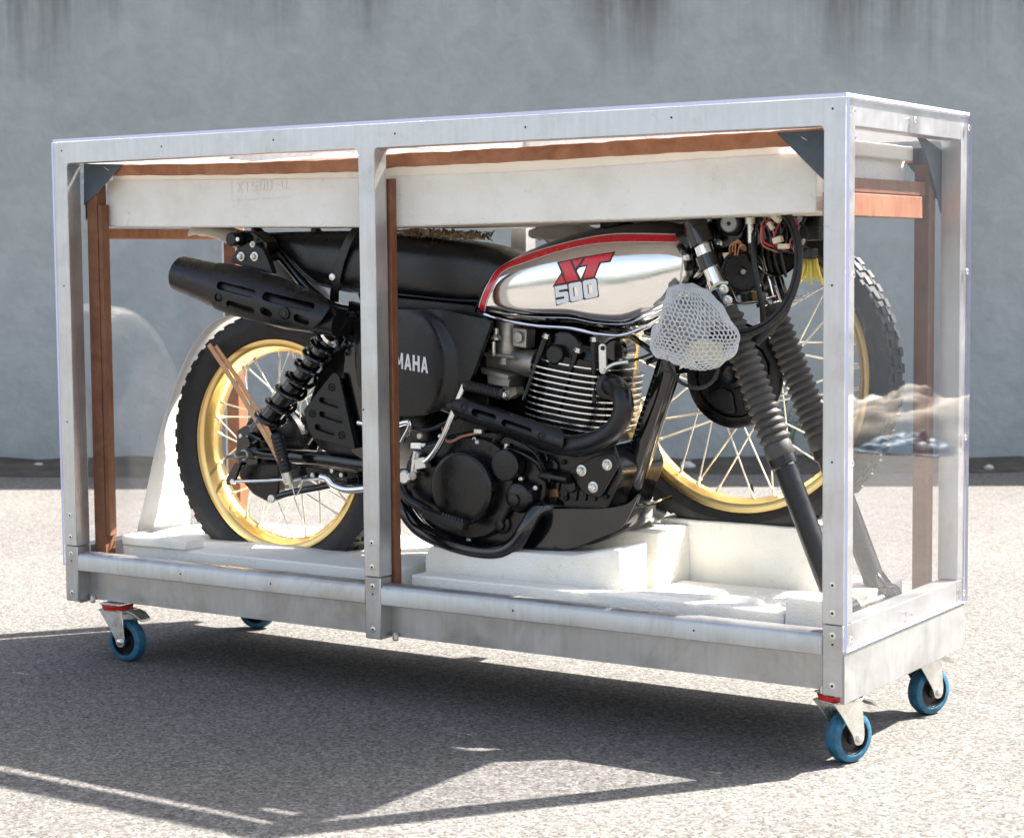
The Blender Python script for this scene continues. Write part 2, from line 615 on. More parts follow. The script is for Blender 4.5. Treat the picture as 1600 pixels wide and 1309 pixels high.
def make_sheet(name, col, tcol, k):
    m, N, L, b = new_mat(name)
    N.remove(b)
    out = N["Material Output"]
    d = N.new("ShaderNodeBsdfDiffuse"); d.inputs[0].default_value = (*col, 1)
    t = N.new("ShaderNodeBsdfTranslucent"); t.inputs[0].default_value = (*tcol, 1)
    gl = N.new("ShaderNodeBsdfGlossy"); gl.inputs["Roughness"].default_value = 0.3
    nb = bump(N, L, noise(N, L, 25, 5, 0.6), 0.4, 0.01)
    for x in (d, t, gl):
        L.new(nb, x.inputs["Normal"])
    a = N.new("ShaderNodeMixShader"); a.inputs[0].default_value = k
    L.new(d.outputs[0], a.inputs[1]); L.new(t.outputs[0], a.inputs[2])
    c = N.new("ShaderNodeMixShader"); c.inputs[0].default_value = 0.03
    L.new(a.outputs[0], c.inputs[1]); L.new(gl.outputs[0], c.inputs[2])
    L.new(c.outputs[0], out.inputs[0])
    return m
SHEET = make_sheet("translucent_white_film", (0.92, 0.91, 0.88), (0.92, 0.90, 0.86), 0.5)
NET = make_sheet("white_foam_net", (0.88, 0.89, 0.89), (0.82, 0.83, 0.83), 0.35)
_n, _l = NET.node_tree.nodes, NET.node_tree.links
_o = _n["Material Output"]
_s = _o.inputs[0].links[0].from_socket
_t = _n.new("ShaderNodeBsdfTransparent"); _m = _n.new("ShaderNodeMixShader"); _m.inputs[0].default_value = 0.3
_l.new(_s, _m.inputs[1]); _l.new(_t.outputs[0], _m.inputs[2]); _l.new(_m.outputs[0], _o.inputs[0])

def make_asphalt():
    m, N, L, b = new_mat("pale_worn_asphalt")
    tc = N.new("ShaderNodeTexCoord")
    v = N.new("ShaderNodeTexVoronoi"); v.inputs["Scale"].default_value = 165
    L.new(tc.outputs["Object"], v.inputs[0])
    v2 = N.new("ShaderNodeTexVoronoi"); v2.inputs["Scale"].default_value = 330
    L.new(tc.outputs["Object"], v2.inputs[0])
    sep = N.new("ShaderNodeSeparateColor"); L.new(v.outputs["Color"], sep.inputs[0])
    stones = ramp(N, L, sep.outputs[0], [(0.0, (0.050, 0.047, 0.044)), (0.25, (0.112, 0.105, 0.098)), (0.7, (0.160, 0.151, 0.140)), (1.0, (0.262, 0.249, 0.231))])
    sep2 = N.new("ShaderNodeSeparateColor"); L.new(v2.outputs["Color"], sep2.inputs[0])
    c = mix(N, L, 0.3, stones, ramp(N, L, sep2.outputs[1], [(0, (0.055, 0.052, 0.048)), (1, (0.185, 0.175, 0.162))]))
    pits = noise(N, L, 92, 5, 0.78)
    c = mix(N, L, maprange(N, L, pits, 0.355, 0.39, 0.9, 0.0), c, (0.028, 0.026, 0.025))
    v3 = N.new("ShaderNodeTexVoronoi"); v3.inputs["Scale"].default_value = 105
    L.new(tc.outputs["Object"], v3.inputs[0])
    s3 = N.new("ShaderNodeSeparateColor"); L.new(v3.outputs["Color"], s3.inputs[0])
    pm = N.new("ShaderNodeMath"); pm.operation = 'MULTIPLY'
    L.new(maprange(N, L, v3.outputs["Distance"], 0.16, 0.26, 0.95, 0.0), pm.inputs[0])
    L.new(maprange(N, L, s3.outputs[2], 0.40, 0.46, 0.0, 1.0), pm.inputs[1])
    c = mix(N, L, pm.outputs[0], c, (0.024, 0.022, 0.021))
    big = noise(N, L, 0.9, 6, 0.6)
    c = mix(N, L, 1.0, c, ramp(N, L, big, [(0.3, g(0.80)), (0.7, g(1.08))]), 'MULTIPLY')
    L.new(c, b.inputs["Base Color"])
    b.inputs["Roughness"].default_value = 0.9
    b.inputs["Specular IOR Level"].default_value = 0.25
    h = mix(N, L, 0.5, v.outputs["Distance"], pits)
    inv = N.new("ShaderNodeMath"); inv.operation = 'MULTIPLY'; inv.inputs[1].default_value = 1.0
    L.new(pits, inv.inputs[0])
    n1 = bump(N, L, inv.outputs[0], 0.6, 0.003)
    n2 = N.new("ShaderNodeBump"); n2.invert = True
    n2.inputs["Strength"].default_value = 0.4; n2.inputs["Distance"].default_value = 0.002
    L.new(v.outputs["Distance"], n2.inputs["Height"]); L.new(n1, n2.inputs["Normal"])
    L.new(n2.outputs[0], b.inputs["Normal"])
    return m
ASPHALT = make_asphalt()

def make_concrete():
    m, N, L, b = new_mat("stained_concrete_render")
    n = noise(N, L, 1.6, 8, 0.62)
    n2 = noise(N, L, 9, 8, 0.7, None, "Object", 0.6)
    c = mix(N, L, 0.55, ramp(N, L, n, [(0.25, (0.248, 0.270, 0.268)), (0.75, (0.386, 0.412, 0.404))]), ramp(N, L, n2, [(0.25, (0.232, 0.254, 0.252)), (0.8, (0.405, 0.430, 0.422))]))
    # dark run-off streaks that start at the coping
    tc = N.new("ShaderNodeTexCoord")
    sx = N.new("ShaderNodeSeparateXYZ"); L.new(tc.outputs["Object"], sx.inputs[0])
    st = noise(N, L, 3.2, 6, 0.65, (1.6, 1.6, 0.10))
    ln = noise(N, L, 1.3, 4, 0.6, (1, 1, 0.05))
    run = maprange(N, L, ln, 0.3, 0.7, 2.15, 1.55)
    df = N.new("ShaderNodeMath"); df.operation = 'SUBTRACT'
    L.new(sx.outputs[2], df.inputs[0]); L.new(run, df.inputs[1])
    mask = maprange(N, L, df.outputs[0], -0.05, 0.45, 0.0, 1.0)
    s2 = maprange(N, L, st, 0.42, 0.62, 0.0, 0.95)
    mu = N.new("ShaderNodeMath"); mu.operation = 'MULTIPLY'
    L.new(mask, mu.inputs[0]); L.new(s2, mu.inputs[1])
    c = mix(N, L, mu.outputs[0], c, (0.075, 0.066, 0.068))
    L.new(c, b.inputs["Base Color"])
    b.inputs["Roughness"].default_value = 0.9
    L.new(bump(N, L, noise(N, L, 30, 6), 0.4, 0.01), b.inputs["Normal"])
    return m
CONCRETE = make_concrete()
DIRT = simple("dark_verge_dirt", (0.055, 0.046, 0.036), 0.95, 0.0, 0.5, 9, bmp=0.8, bscale=30)

# ------------------------------------------------------------------ ground and wall
gr = MB().add([(-60, -60, 0), (60, -60, 0), (60, 60, 0), (-60, 60, 0)], [(0, 1, 2, 3)]).build("ground", ASPHALT)
tag(gr, "pale weathered asphalt yard with coarse chippings", None, None, "structure")

WA, WB = Vector((-3.427, 2.859, 0)), Vector((0.509, 5.217, 0))
wd = (WB - WA).normalized()
wn = Vector((-wd.y, wd.x, 0))
def wp(s, t, z):
    q = WA + wd * s + wn * t
    return (q.x, q.y, z)
WH = 2.45
wm = MB()
s0, s1 = -14, 24
wm.loft([[wp(s, 0, -0.05), wp(s, 0.3, -0.05), wp(s, 0.3, WH), wp(s, 0, WH)] for s in (s0, s1)])
wall = wm.build("concrete_wall", CONCRETE)
tag(wall, "tall grey concrete wall with dark run-off stains along its top", "wall")
cp = MB()
cp.loft([[wp(s, -0.04, WH + 0.001), wp(s, 0.34, WH + 0.001), wp(s, 0.34, WH + 0.07), wp(s, -0.04, WH + 0.07)] for s in (s0, s1)])
cp.build("coping", CONCRETE, wall, 0.006)
# uneven dirt verge along the wall foot
vm = MB()
na = 260
rows = []
for i in range(na + 1):
    s = s0 + (s1 - s0) * i / na
    e = -0.36 - 0.05 * math.sin(s * 2.1) - rnd.uniform(0, 0.05)
    rows.append([wp(s, e, 0.002), wp(s, e * 0.6, 0.012 + rnd.uniform(0, 0.012)), wp(s, -0.02, 0.02 + rnd.uniform(0, 0.03)), wp(s, 0.02, 0.02)])
vs_, fs_ = [p for r in rows for p in r], []
for i in range(na):
    for k in range(3):
        fs_.append((i * 4 + k, i * 4 + k + 1, i * 4 + 5 + k, i * 4 + 4 + k))
tag(vm.add(vs_, fs_).build("verge", DIRT), "dark dirt strip along the foot of the concrete wall", None, None, "structure")

LEAF = simple("weed_leaf", (0.06, 0.12, 0.035), 0.6, 0.0, 0.4, 20)
def weed(px, label, n, h, seed):
    r = random.Random(seed)
    d = ray(px, 722)
    c = CAM + d * (-CAM.z / d.z)
    c = c - wn * 0.06
    root = empty("weed", (c.x, c.y, 0.02), label, "weed")
    for k in range(n):
        a = r.uniform(0, 6.28)
        tip = Vector((math.cos(a) * r.uniform(0.02, 0.12), math.sin(a) * r.uniform(0.01, 0.05) - 0.03, r.uniform(0.4, 1.0) * h))
        b0 = Vector((c.x + r.uniform(-0.04, 0.04), c.y + r.uniform(-0.02, 0.0), 0.015))
        MB().tube(catmull([b0, b0 + Vector((tip.x * 0.3, tip.y * 0.3, tip.z * 0.6)), b0 + tip], 4), [0.0022] * 5 + [0.0015] * 3 + [0.001], 5).build("stem", LEAF, root)
        lf = MB()
        for q in range(7):
            t = 0.3 + 0.1 * q
            p = b0 + Vector((tip.x * t * t, tip.y * t * t, tip.z * t))
            e = r.uniform(0, 6.28)
            u = Vector((math.cos(e), math.sin(e) * 0.6, 0.4)).normalized() * r.uniform(0.02, 0.04)
            sdv = u.cross(Vector((0, 0, 1))).normalized() * 0.008
            lf.add([p, p + u * 0.5 + sdv, p + u, p + u * 0.5 - sdv + Vector((0, 0, 0.003))], [(0, 1, 2, 3)])
        lf.build("leaves", LEAF, root)
weed(1222, "green leafy weed growing at the foot of the concrete wall", 14, 0.34, 5)
PEB = simple("pale_stone", (0.42, 0.40, 0.37), 0.8, 0.0, 0.2, 40)
for k, (px, r_) in enumerate(((1074, 0.035), (60, 0.03), (1545, 0.022))):
    d = ray(px, 735)
    c = CAM + d * (-CAM.z / d.z)
    mb = MB()
    rings = []
    for i in range(7):
        v = math.pi * (i + 0.001) / 6.002
        rings.append([c + Vector((0, 0, r_ * 0.55)) + (1 + 0.25 * mnoise.noise(Vector((math.cos(a) * 1.3, math.sin(a) * 1.3, v + k * 3)))) * Vector((r_ * math.sin(v) * math.cos(a), r_ * math.sin(v) * math.sin(a), r_ * 0.6 * math.cos(v))) for a in [2 * math.pi * q / 10 for q in range(10)]])
    tag(mb.loft(rings).build("stone", PEB, None, sharp=70), ("pale loose stone on the dirt behind the loose front wheel", "pale loose stone on the dirt past the exhaust end of the crate", "pale loose stone on the dirt past the acrylic end of the crate")[k], "stone", "loose stones by the wall")

# ------------------------------------------------------------------ display crate
Lx, W, Z0, ZJ, ZP, T, XM = 1.937, 0.5997, 0.1356, 0.2638, 0.2179, 0.0412, 0.8741
ZT = Z0 + 1.05
crate = empty("display_crate", (Lx / 2, W / 2, Z0), "aluminium framed display crate with clear acrylic sides standing on castors", "crate")
BEV = 0.0016
def frame_plate(name, y0):
    out = [(0, ZJ + 0.001), (Lx, ZJ + 0.001), (Lx, ZT), (0, ZT)]
    h = []
    for a, b in ((T, XM), (XM + T, Lx - T)):
        top = roundpoly([(a, ZJ + 0.0025), (b, ZJ + 0.0025), (b, ZT - 0.048), (a, ZT - 0.048)], 0.009)
        h.append(top)
    # posts reach the joint: open windows at the bottom
    poly = []
    w1 = [(T, ZJ + 0.001), (T, ZT - 0.057), (T + 0.0025, ZT - 0.0505), (T + 0.009, ZT - 0.048), (XM - 0.009, ZT - 0.048), (XM - 0.0025, ZT - 0.0505), (XM, ZT - 0.057), (XM, ZJ + 0.001)]
    w2 = [(XM + T, ZJ + 0.001), (XM + T, ZT - 0.057), (XM + T + 0.0025, ZT - 0.0505), (XM + T + 0.009, ZT - 0.048), (Lx - T - 0.009, ZT - 0.048), (Lx - T - 0.0025, ZT - 0.0505), (Lx - T, ZT - 0.057), (Lx - T, ZJ + 0.001)]
    poly = [(0, ZT), (0, ZJ + 0.001)] + w1 + w2 + [(Lx, ZJ + 0.001), (Lx, ZT)]
    mb = MB()
    mb.plate(poly, [], lambda x, z: y0, T, 0)
    return mb.build(name, ALU, crate, BEV)
frame_plate("front_frame", 0.0)
frame_plate("back_frame", W - T)
for x0 in (0.0, Lx - T):
    MB().box((x0 + 0.001, T, ZT - 0.048), (x0 + T - 0.001, W - T, ZT - 0.0005)).build("end_beam", ALU, crate, BEV)
    MB().box((x0 + 0.001, T, ZP), (x0 + T - 0.001, W - T, ZJ + 0.0)).build("end_rail", ALU, crate, BEV)
MB().box((XM, T, ZT - 0.040), (XM + T, W - T, ZT - 0.0005)).build("cross_beam", ALU, crate, BEV)
for y0 in (0.0, W - T):
    for x0 in (0, XM, Lx - T):
        MB().box((x0 + 0.0006, y0 + 0.0006, Z0), (x0 + T - 0.0006, y0 + T - 0.0006, ZJ)).build("base_post", ALUB, crate, 0.0022)
    for a, b in ((T, XM), (XM + T, Lx - T)):
        yy = y0 if y0 == 0 else y0
        # rolled-edge lower rail: chamfered top front edge
        z1, z2 = 0.208, 0.2495
        s = 1 if y0 == 0 else -1
        yo = 0.001 if y0 == 0 else W - 0.001
        prof = [(0, z1), (0, z2 - 0.011), (0.003, z2 - 0.004), (0.009, z2), (T - 0.004, z2), (T - 0.004, z1)]
        MB().loft([[(x, yo + s * p, z) for p, z in prof] for x in (a - 0.0004, b + 0.0004)]).build("lower_rail", ALUB, crate, 0.0012)
        yi = T if y0 == 0 else W - T - 0.006
        MB().box((a - 0.02, yi - 0.003 if y0 == 0 else yi, Z0 + 0.002), (b + 0.02, yi + 0.006, 0.207)).build("base_panel", ALUB, crate)
for x0, x1 in ((0.0005, 0.006), (Lx - 0.006, Lx - 0.0005)):
    MB().box((x0, T * 0.0 + 0.001, Z0 - 0.012) if x0 > 1 else (x0, T, Z0 - 0.012), (x1 + (0.003 if x0 > 1 else 0), W - 0.001, ZP - 0.004)).build("base_end_panel", ALUE, crate, 0.001)
MB().box((0.03, 0.046, 0.186), (Lx - 0.03, W - 0.046, 0.2)).build("floor_panel", ALUB, crate)
for x in (T + 0.0, XM + T, ):
    pass
# weld blobs / drain bolts by the posts
for x in (T + 0.012, XM + T + 0.013, Lx - T - 0.012):
    MB().lathe((x, 0.033, Z0 - 0.006), (0, 0, 1), [(0, 0.004), (0.003, 0.007), (0.014, 0.007), (0.018, 0.004)], 12).build("drain_bolt", ZINC, crate)

# acrylic sheets (index 1: sawn edges)
def pane(a, b, thin):
    mb = MB().box(a, b)
    for i, f in enumerate(mb.f):
        n = [0, 0, 0]
        pts = [Vector(mb.v[k]) for k in f]
        nn = (pts[1] - pts[0]).cross(pts[2] - pts[0])
        ax = max(range(3), key=lambda k: abs(nn[k]))
        mb.m[i] = 0 if ax == thin else 1
    return mb.build("acrylic_pane", [ACRYLIC, ACREDGE], crate)
pane((-0.001, 0.0, ZT + 0.001), (Lx + 0.001, W, ZT + 0.007), 2)
pane((Lx + 0.001, 0.001, ZP), (Lx + 0.007, W - 0.001, ZT + 0.0005), 0)
pane((-0.007, 0.001, ZP), (-0.001, W - 0.001, ZT + 0.0005), 0)

# screws and holes
def rivet_mesh(hole):
    mb = MB()
    if hole:
        mb.lathe((0, 0, 0), (0, -1, 0), [(-0.001, 0.0021), (0.0004, 0.0021)], 10)
        return mb.mesh("screw_hole", DARK)
    mb.lathe((0, 0, 0), (0, -1, 0), [(-0.001, 0.0062), (0.0006, 0.0062), (0.001, 0.0050), (0.001, 0.0026)], 16, 0, False)
    mb.lathe((0, 0, 0), (0, -1, 0), [(-0.001, 0.0028), (0.0004, 0.0028)], 8, 1)
    return mb.mesh("screw", [ZINC, DARK])
HOLE_ME, SCREW_ME = rivet_mesh(True), rivet_mesh(False)
def put(me, name, loc, rz=0, parent=crate):
    o = bpy.data.objects.new(name, me)
    COL.objects.link(o)
    par(o, parent)
    o.matrix_basis = Matrix.Translation(Vector(loc)) @ Matrix.Rotation(rz, 4, 'Z')
    return o
for px, py in ((96, 236), (252, 229), (427, 219), (617, 209), (821, 199), (1049, 184), (1301, 170), (100, 447), (105, 659), (568, 640), (1300, 446), (1300, 722)):
    q = P(px, py, 0)
    put(HOLE_ME, "screw_hole", (q.x, 0, q.z))
for x in (T / 2, XM + T / 2, Lx - T / 2):
    for z in (0.335, 0.285, 0.245, 0.155):
        put(SCREW_ME, "screw", (x, 0.0006 if z < ZJ else 0.0, z))
    put(HOLE_ME, "screw_hole", (x, 0.0006, 0.229))
for x in (0.36, 0.62, 1.24, 1.64):
    put(HOLE_ME, "screw_hole", (x, 0.001, 0.227))
for y in (0.02, 0.3, 0.58):
    for z in (ZT - 0.024, ZP + 0.02):
        put(SCREW_ME, "screw", (Lx + 0.0072, y, z), math.pi / 2)
for y in (0.02, 0.58):
    for z in (0.88, 0.55):
        put(SCREW_ME, "screw", (Lx + 0.0072, y, z), math.pi / 2)

# castors
def castor(cx, cy, ang, seen=True):
    """ang: heading of the wheel's rolling direction (trail towards it)"""
    M = Matrix.Translation((cx, cy, 0)) @ Matrix.Rotation(ang, 4, 'Z')
    R, off = 0.048, 0.028
    def tf(mb):
        mb.v = [tuple(M @ Vector(p)) for p in mb.v]
        return mb
    h = MB()
    top = Z0 - 0.001
    h.box((-0.030, -0.028, top - 0.004), (0.030, 0.028, top))
    # stamped yoke: crown and two tapering legs
    for s in (-1, 1):
        prof = [(-0.036, top - 0.014), (0.034, top - 0.014), (0.036, top - 0.03), (off + 0.014, R + 0.004), (off + 0.009, R - 0.012), (off - 0.009, R - 0.012), (off - 0.014, R + 0.006), (-0.014, top - 0.040)]
        prof = roundpoly(prof, 0.008, 3)
        h.prism(prof, s * 0.024, s * 0.0275)
    h.box((-0.034, -0.0275, top - 0.0185), (0.036, 0.0275, top - 0.0145))
    body = tf(h).build("castor", ZINC, crate, 0.0008)
    tf(MB().lathe((0, 0, top - 0.0145), (0, 0, 1), [(0, 0.034), (0.0095, 0.037), (0.0100, 0.02)], 24)).build("swivel_ring", REDP, body)
    wh = MB().lathe((off, -0.0155, R), (0, 1, 0), [(0.002, 0.0335), (0, 0.034), (0, 0.040), (0.003, 0.0455), (0.009, 0.048), (0.022, 0.048), (0.028, 0.0455), (0.031, 0.040), (0.031, 0.034), (0.029, 0.0335)], 40, 0, False)
    tf(wh).build("tyre", BLUE, body)
    hb = MB().lathe((off, -0.017, R), (0, 1, 0), [(0.002, 0.012), (0.009, 0.014), (0.011, 0.029), (0.004, 0.031), (0.004, 0.0345), (0.030, 0.0345), (0.030, 0.031), (0.023, 0.029), (0.025, 0.014), (0.032, 0.012)], 32)
    tf(hb).build("hub", PLASTIC, body)
    tf(MB().lathe((off, -0.033, R), (0, 1, 0), [(0, 0.005), (0.001, 0.0075), (0.0665, 0.0075), (0.0675, 0.005)], 6)).build("axle_bolt", ZINC, body)
    pd = MB()
    pth = [(0.028, top - 0.020), (0.048, top - 0.014), (0.066, top - 0.020), (0.084, top - 0.032)]
    pd.loft([[(x, -wd_, z), (x, wd_, z), (x, wd_ * 0.9, z - 0.006), (x, -wd_ * 0.9, z - 0.006)] for (x, z), wd_ in zip(pth, (0.016, 0.021, 0.021, 0.017))])
    tf(pd).build("brake_pedal", ZINC, body, 0.001)
    return body
castor(1.902, 0.056, math.atan2(0.92, 0.38) )
castor(1.888, 0.482, math.atan2(0.92, 0.38) )
castor(0.116, 0.050, 0.05)
castor(0.112, 0.500, 0.35)

# ------------------------------------------------------------------ timber packing frame
inner = empty("timber_frame", (Lx / 2, 0.3, 0.2), "reddish brown timber packing frame standing inside the aluminium crate", "frame")
def wbox(name, a, b, j=0.0):
    mb = MB().box(a, b)
    mb.v = [(x + rnd.uniform(-j, j), y + rnd.uniform(-j, j), z + rnd.uniform(-j, j)) for x, y, z in mb.v]
    return mb.build(name, WOODD if name in ("post", "batten", "end_brace") else WOOD, inner, 0.0015)  # posts and batten darker; the end brace has its shade in the colour
ZB = 0.2005
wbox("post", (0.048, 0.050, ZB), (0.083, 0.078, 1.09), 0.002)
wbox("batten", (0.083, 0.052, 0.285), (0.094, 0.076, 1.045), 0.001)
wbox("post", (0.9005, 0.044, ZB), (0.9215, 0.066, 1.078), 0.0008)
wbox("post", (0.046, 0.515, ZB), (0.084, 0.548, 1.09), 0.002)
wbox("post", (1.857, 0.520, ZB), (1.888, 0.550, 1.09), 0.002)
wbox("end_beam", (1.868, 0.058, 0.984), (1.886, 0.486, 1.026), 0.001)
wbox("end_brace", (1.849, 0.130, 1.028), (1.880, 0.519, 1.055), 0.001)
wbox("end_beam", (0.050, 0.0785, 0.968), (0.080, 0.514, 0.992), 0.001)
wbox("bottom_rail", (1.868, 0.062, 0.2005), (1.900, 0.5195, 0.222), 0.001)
# top rails sag a little: bent boards
def board(path, y0, y1, h0, h1):
    rings = []
    qs = catmull(path, 8)
    for i, q in enumerate(qs):
        h = h0 + (h1 - h0) * i / (len(qs) - 1)
        wv = 0.0006 * math.sin(q.x * 90) + 0.0005 * math.sin(q.x * 37)
        rings.append([(q.x, y0, q.z + wv), (q.x, y1, q.z + wv), (q.x, y1, q.z + h), (q.x, y0, q.z + h - wv)])
    return MB().loft(rings).build("top_rail", WOOD, inner, 0.0012)
def zline(pts, y):
    return [P(a, b, y) for a, b in pts]
board(zline([(150, 275), (183, 274), (300, 273.5), (420, 271.5), (560, 267), (612, 261), (700, 257), (841, 250), (1000, 241), (1120, 234.5), (1289, 225)], 0.056), 0.056, 0.080, 0.0235, 0.0285)
board([Vector((0.09, 0, 1.095)), Vector((1.0, 0, 1.09)), Vector((1.85, 0, 1.096))], 0.522, 0.546, 0.027, 0.027)

# corner patches of dark sheet, stapled: a front wing and a side wing
def patch(front, side):
    mb = MB()
    mb.loft([[p for p in front], [p + Vector((0, 0.0016, 0)) for p in front]])
    mb.loft([[p for p in side], [p + Vector((0.0016 , 0, 0)) for p in side]])
    return mb.build("corner_patch", LEATHER, inner)
yf = 0.0485
F1 = PL([(131, 256), (193, 257), (180, 270), (153, 301), (131, 321)], yf)
patch(F1, [Vector((0.0455, y, z)) for y, z in ((0.05, 1.125), (0.16, 1.125), (0.05, 1.01))])
F2 = PL([(1213, 208), (1296, 203), (1296, 290), (1275, 270)], yf)
patch(F2, [Vector((1.892, y, z)) for y, z in ((0.05, 1.128), (0.145, 1.125), (0.05, 1.03))])
sd = [PXp(a, b, 1.893) for a, b in ((1432, 213), (1441, 214), (1470, 235), (1474, 262), (1469, 333), (1462, 300), (1445, 240))]
patch([Vector((x, 0.5525, z)) for x, z in ((1.80, 1.125), (1.892, 1.125), (1.892, 1.02))], sd)
for (px, py, dx, dz) in ((163, 262, 8, 5), (1252, 214, 9, 6)):
    a, b = P(px, py, yf - 0.001), P(px + dx, py + dz, yf - 0.001)
    MB().cyl(a, b, 0.0011, seg=6).build("staple", ZINC, inner)

# ------------------------------------------------------------------ foam packing
def fbox(name, a, b, label, group="white foam packing blocks", j=0.003, sub=None):
    """foam block with slightly irregular edges"""
    a, b = Vector(a), Vector(b)
    mb = MB()
    n = [max(2, int((b[i] - a[i]) / 0.045) + 1) for i in range(3)]
    bm = bmesh.new()
    bmesh.ops.create_cube(bm, size=1)
    bm.free()
    # gridded shell
    idx = {}
    def vid(i, jj, k):
        key = (i, jj, k)
        if key not in idx:
            p = [a[c] + (b[c] - a[c]) * key[c] / (n[c] - 1) for c in range(3)]
            q = [p[c] + rnd.uniform(-j, j) * 0.35 for c in range(3)]
            q[2] = p[2] if key[2] == 0 else min(q[2], p[2] + j * 0.2)
            idx[key] = len(mb.v)
            mb.v.append(tuple(q))
        return idx[key]
    def quad(*ks):
        mb.f.append([vid(*k) for k in ks]); mb.m.append(0)
    for i in range(n[0] - 1):
        for k in range(n[1] - 1):
            quad((i, k, 0), (i, k + 1, 0), (i + 1, k + 1, 0), (i + 1, k, 0))
            quad((i, k, n[2] - 1), (i + 1, k, n[2] - 1), (i + 1, k + 1, n[2] - 1), (i, k + 1, n[2] - 1))
        for k in range(n[2] - 1):
            quad((i, 0, k), (i + 1, 0, k), (i + 1, 0, k + 1), (i, 0, k + 1))
            quad((i, n[1] - 1, k), (i, n[1] - 1, k + 1), (i + 1, n[1] - 1, k + 1), (i + 1, n[1] - 1, k))
    for i in range(n[1] - 1):
        for k in range(n[2] - 1):
            quad((0, i, k), (0, i, k + 1), (0, i + 1, k + 1), (0, i + 1, k))
            quad((n[0] - 1, i, k), (n[0] - 1, i + 1, k), (n[0] - 1, i + 1, k + 1), (n[0] - 1, i, k + 1))
    o = mb.build(name, FOAM, None, 0.003)
    tag(o, label, "foam", group)
    return o
def fpoly(name, poly_px, y0, y1, label, z=None, bev=0.004):
    poly = [(q.x, 0.2005 if p[1] >= 905 else q.z) for p, q in zip(poly_px, PL(poly_px, y0))]
    o = MB().prism(poly, y0, y1).build(name, FOAM, None, bev)
    return tag(o, label, "foam", "white foam packing blocks")

def slab_of(top, bot, label):
    prof = [(q.x, q.z) for q in catmull(PL(top, 0.084), 4)] + [(q.x, q.z) for q in catmull(PL(bot, 0.084), 4)]
    o = MB().prism(prof, 0.084, 0.500).build("foam_slab", FOAM, None, 0.003)
    return tag(o, label, "foam", "white foam packing blocks")
slab = slab_of([(166, 281), (300, 280), (420, 279), (560, 277), (598, 275.5)], [(600, 355), (500, 355), (300, 355), (170, 354)], "white foam slab over the motorcycle's tail, embossed with letters and digits")
slab_of([(609, 275), (760, 269.5), (841, 265.5), (1000, 255), (1120, 246), (1276, 236.5)], [(1276, 331), (1150, 336), (1000, 342), (760, 350), (609, 355)], "long white foam slab over the tank and steering end of the motorcycle")

# glyphs for lettering, unit boxes
def rect(a, b, c, d):
    return [(a, b), (c, b), (c, d), (a, d)]
GL = {
 'A': [[(0, 0), (.27, 0), (.62, 1), (.36, 1)], [(1, 0), (.73, 0), (.38, 1), (.64, 1)], rect(.25, .2, .75, .4)],
 'H': [rect(0, 0, .3, 1), rect(.7, 0, 1, 1), rect(.28, .4, .72, .62)],
 'M': [rect(0, 0, .24, 1), rect(.76, 0, 1, 1), [(.0, 1), (.27, 1), (.56, .25), (.40, .25)], [(1, 1), (.73, 1), (.44, .25), (.60, .25)]],
 'Y': [[(0, 1), (.3, 1), (.62, .4), (.38, .4)], [(1, 1), (.7, 1), (.38, .4), (.62, .4)], rect(.36, 0, .64, .46)],
 'X': [[(0, 1), (.2, 1), (1, 0), (.8, 0)], [(1, 1), (.8, 1), (0, 0), (.2, 0)]],
 'T': [rect(0, .86, 1, 1), rect(.41, 0, .59, .87)],
 '5': [rect(0, .86, .9, 1), rect(0, .5, .18, .87), rect(0, .48, .9, .6), rect(.74, .1, .92, .5), rect(0, 0, .9, .13)],
 '0': [rect(0, 0, .18, 1), rect(.74, 0, .92, 1), rect(.17, .87, .75, 1), rect(.17, 0, .75, .13)],
 '-': [rect(.1, .45, .8, .57)],
}
# shallow embossed lettering in the slab
em = MB()
for i, ch in enumerate("XT500-0"):
    for k, poly in enumerate(GL[ch]):
        pp = [(370 + i * 11.6 + u * 9, 301 - i * 0.9 - v * 16) for u, v in poly]
        em.prism([(q.x, q.z) for q in PL(pp, 0.083)], 0.0823 + 0.0001 * k, 0.0848)
em.build("embossed_lettering", FOAM, slab)
fr_ = xz([(362, 283), (452, 276), (452, 308), (362, 314)], 0.0835)
em2 = MB()
for a, b in ((2, 3), (3, 0)):
    em2.bar((fr_[a][0], 0.0838, fr_[a][1]), (fr_[b][0], 0.0838, fr_[b][1]), 0.0008, 0.0008)
em2.build("embossed_border", FOAM, slab)

# translucent cover film lying over the slab, its front edge folded down
def film():
    mb = MB()
    nx, prof = 60, [(0.0868, 1.072), (0.0860, 1.113), (0.0875, 1.1300), (0.125, 1.136), (0.20, 1.1365), (0.30, 1.132), (0.42, 1.1355), (0.485, 1.130), (0.498, 1.112), (0.499, 1.094)]
    grid = []
    for i in range(nx + 1):
        x = 0.10 + (1.79 - 0.10) * i / nx
        row = []
        for k, (y, z) in enumerate(prof):
            wv = 0.003 * math.sin(x * 17 + k * 0.7) + 0.002 * math.sin(x * 41 + k)
            row.append((x, y + wv * 0.15, z + (wv if 2 < k < 8 else 0) + (0 if k in (0, len(prof) - 1) else -0.002 * abs(math.sin(x * 9)))))
        grid.append(row)
    n = len(prof)
    vs, fs = [p for r in grid for p in r], []
    for i in range(nx):
        for k in range(n - 1):
            fs.append((i * n + k, i * n + k + 1, (i + 1) * n + k + 1, (i + 1) * n + k))
    o = mb.add(vs, fs).build("cover_film", SHEET)
    md = o.modifiers.new("thick", 'SOLIDIFY'); md.thickness = 0.0008
    return tag(o, "glowing white translucent film tented over the top foam slab", "film")
film()

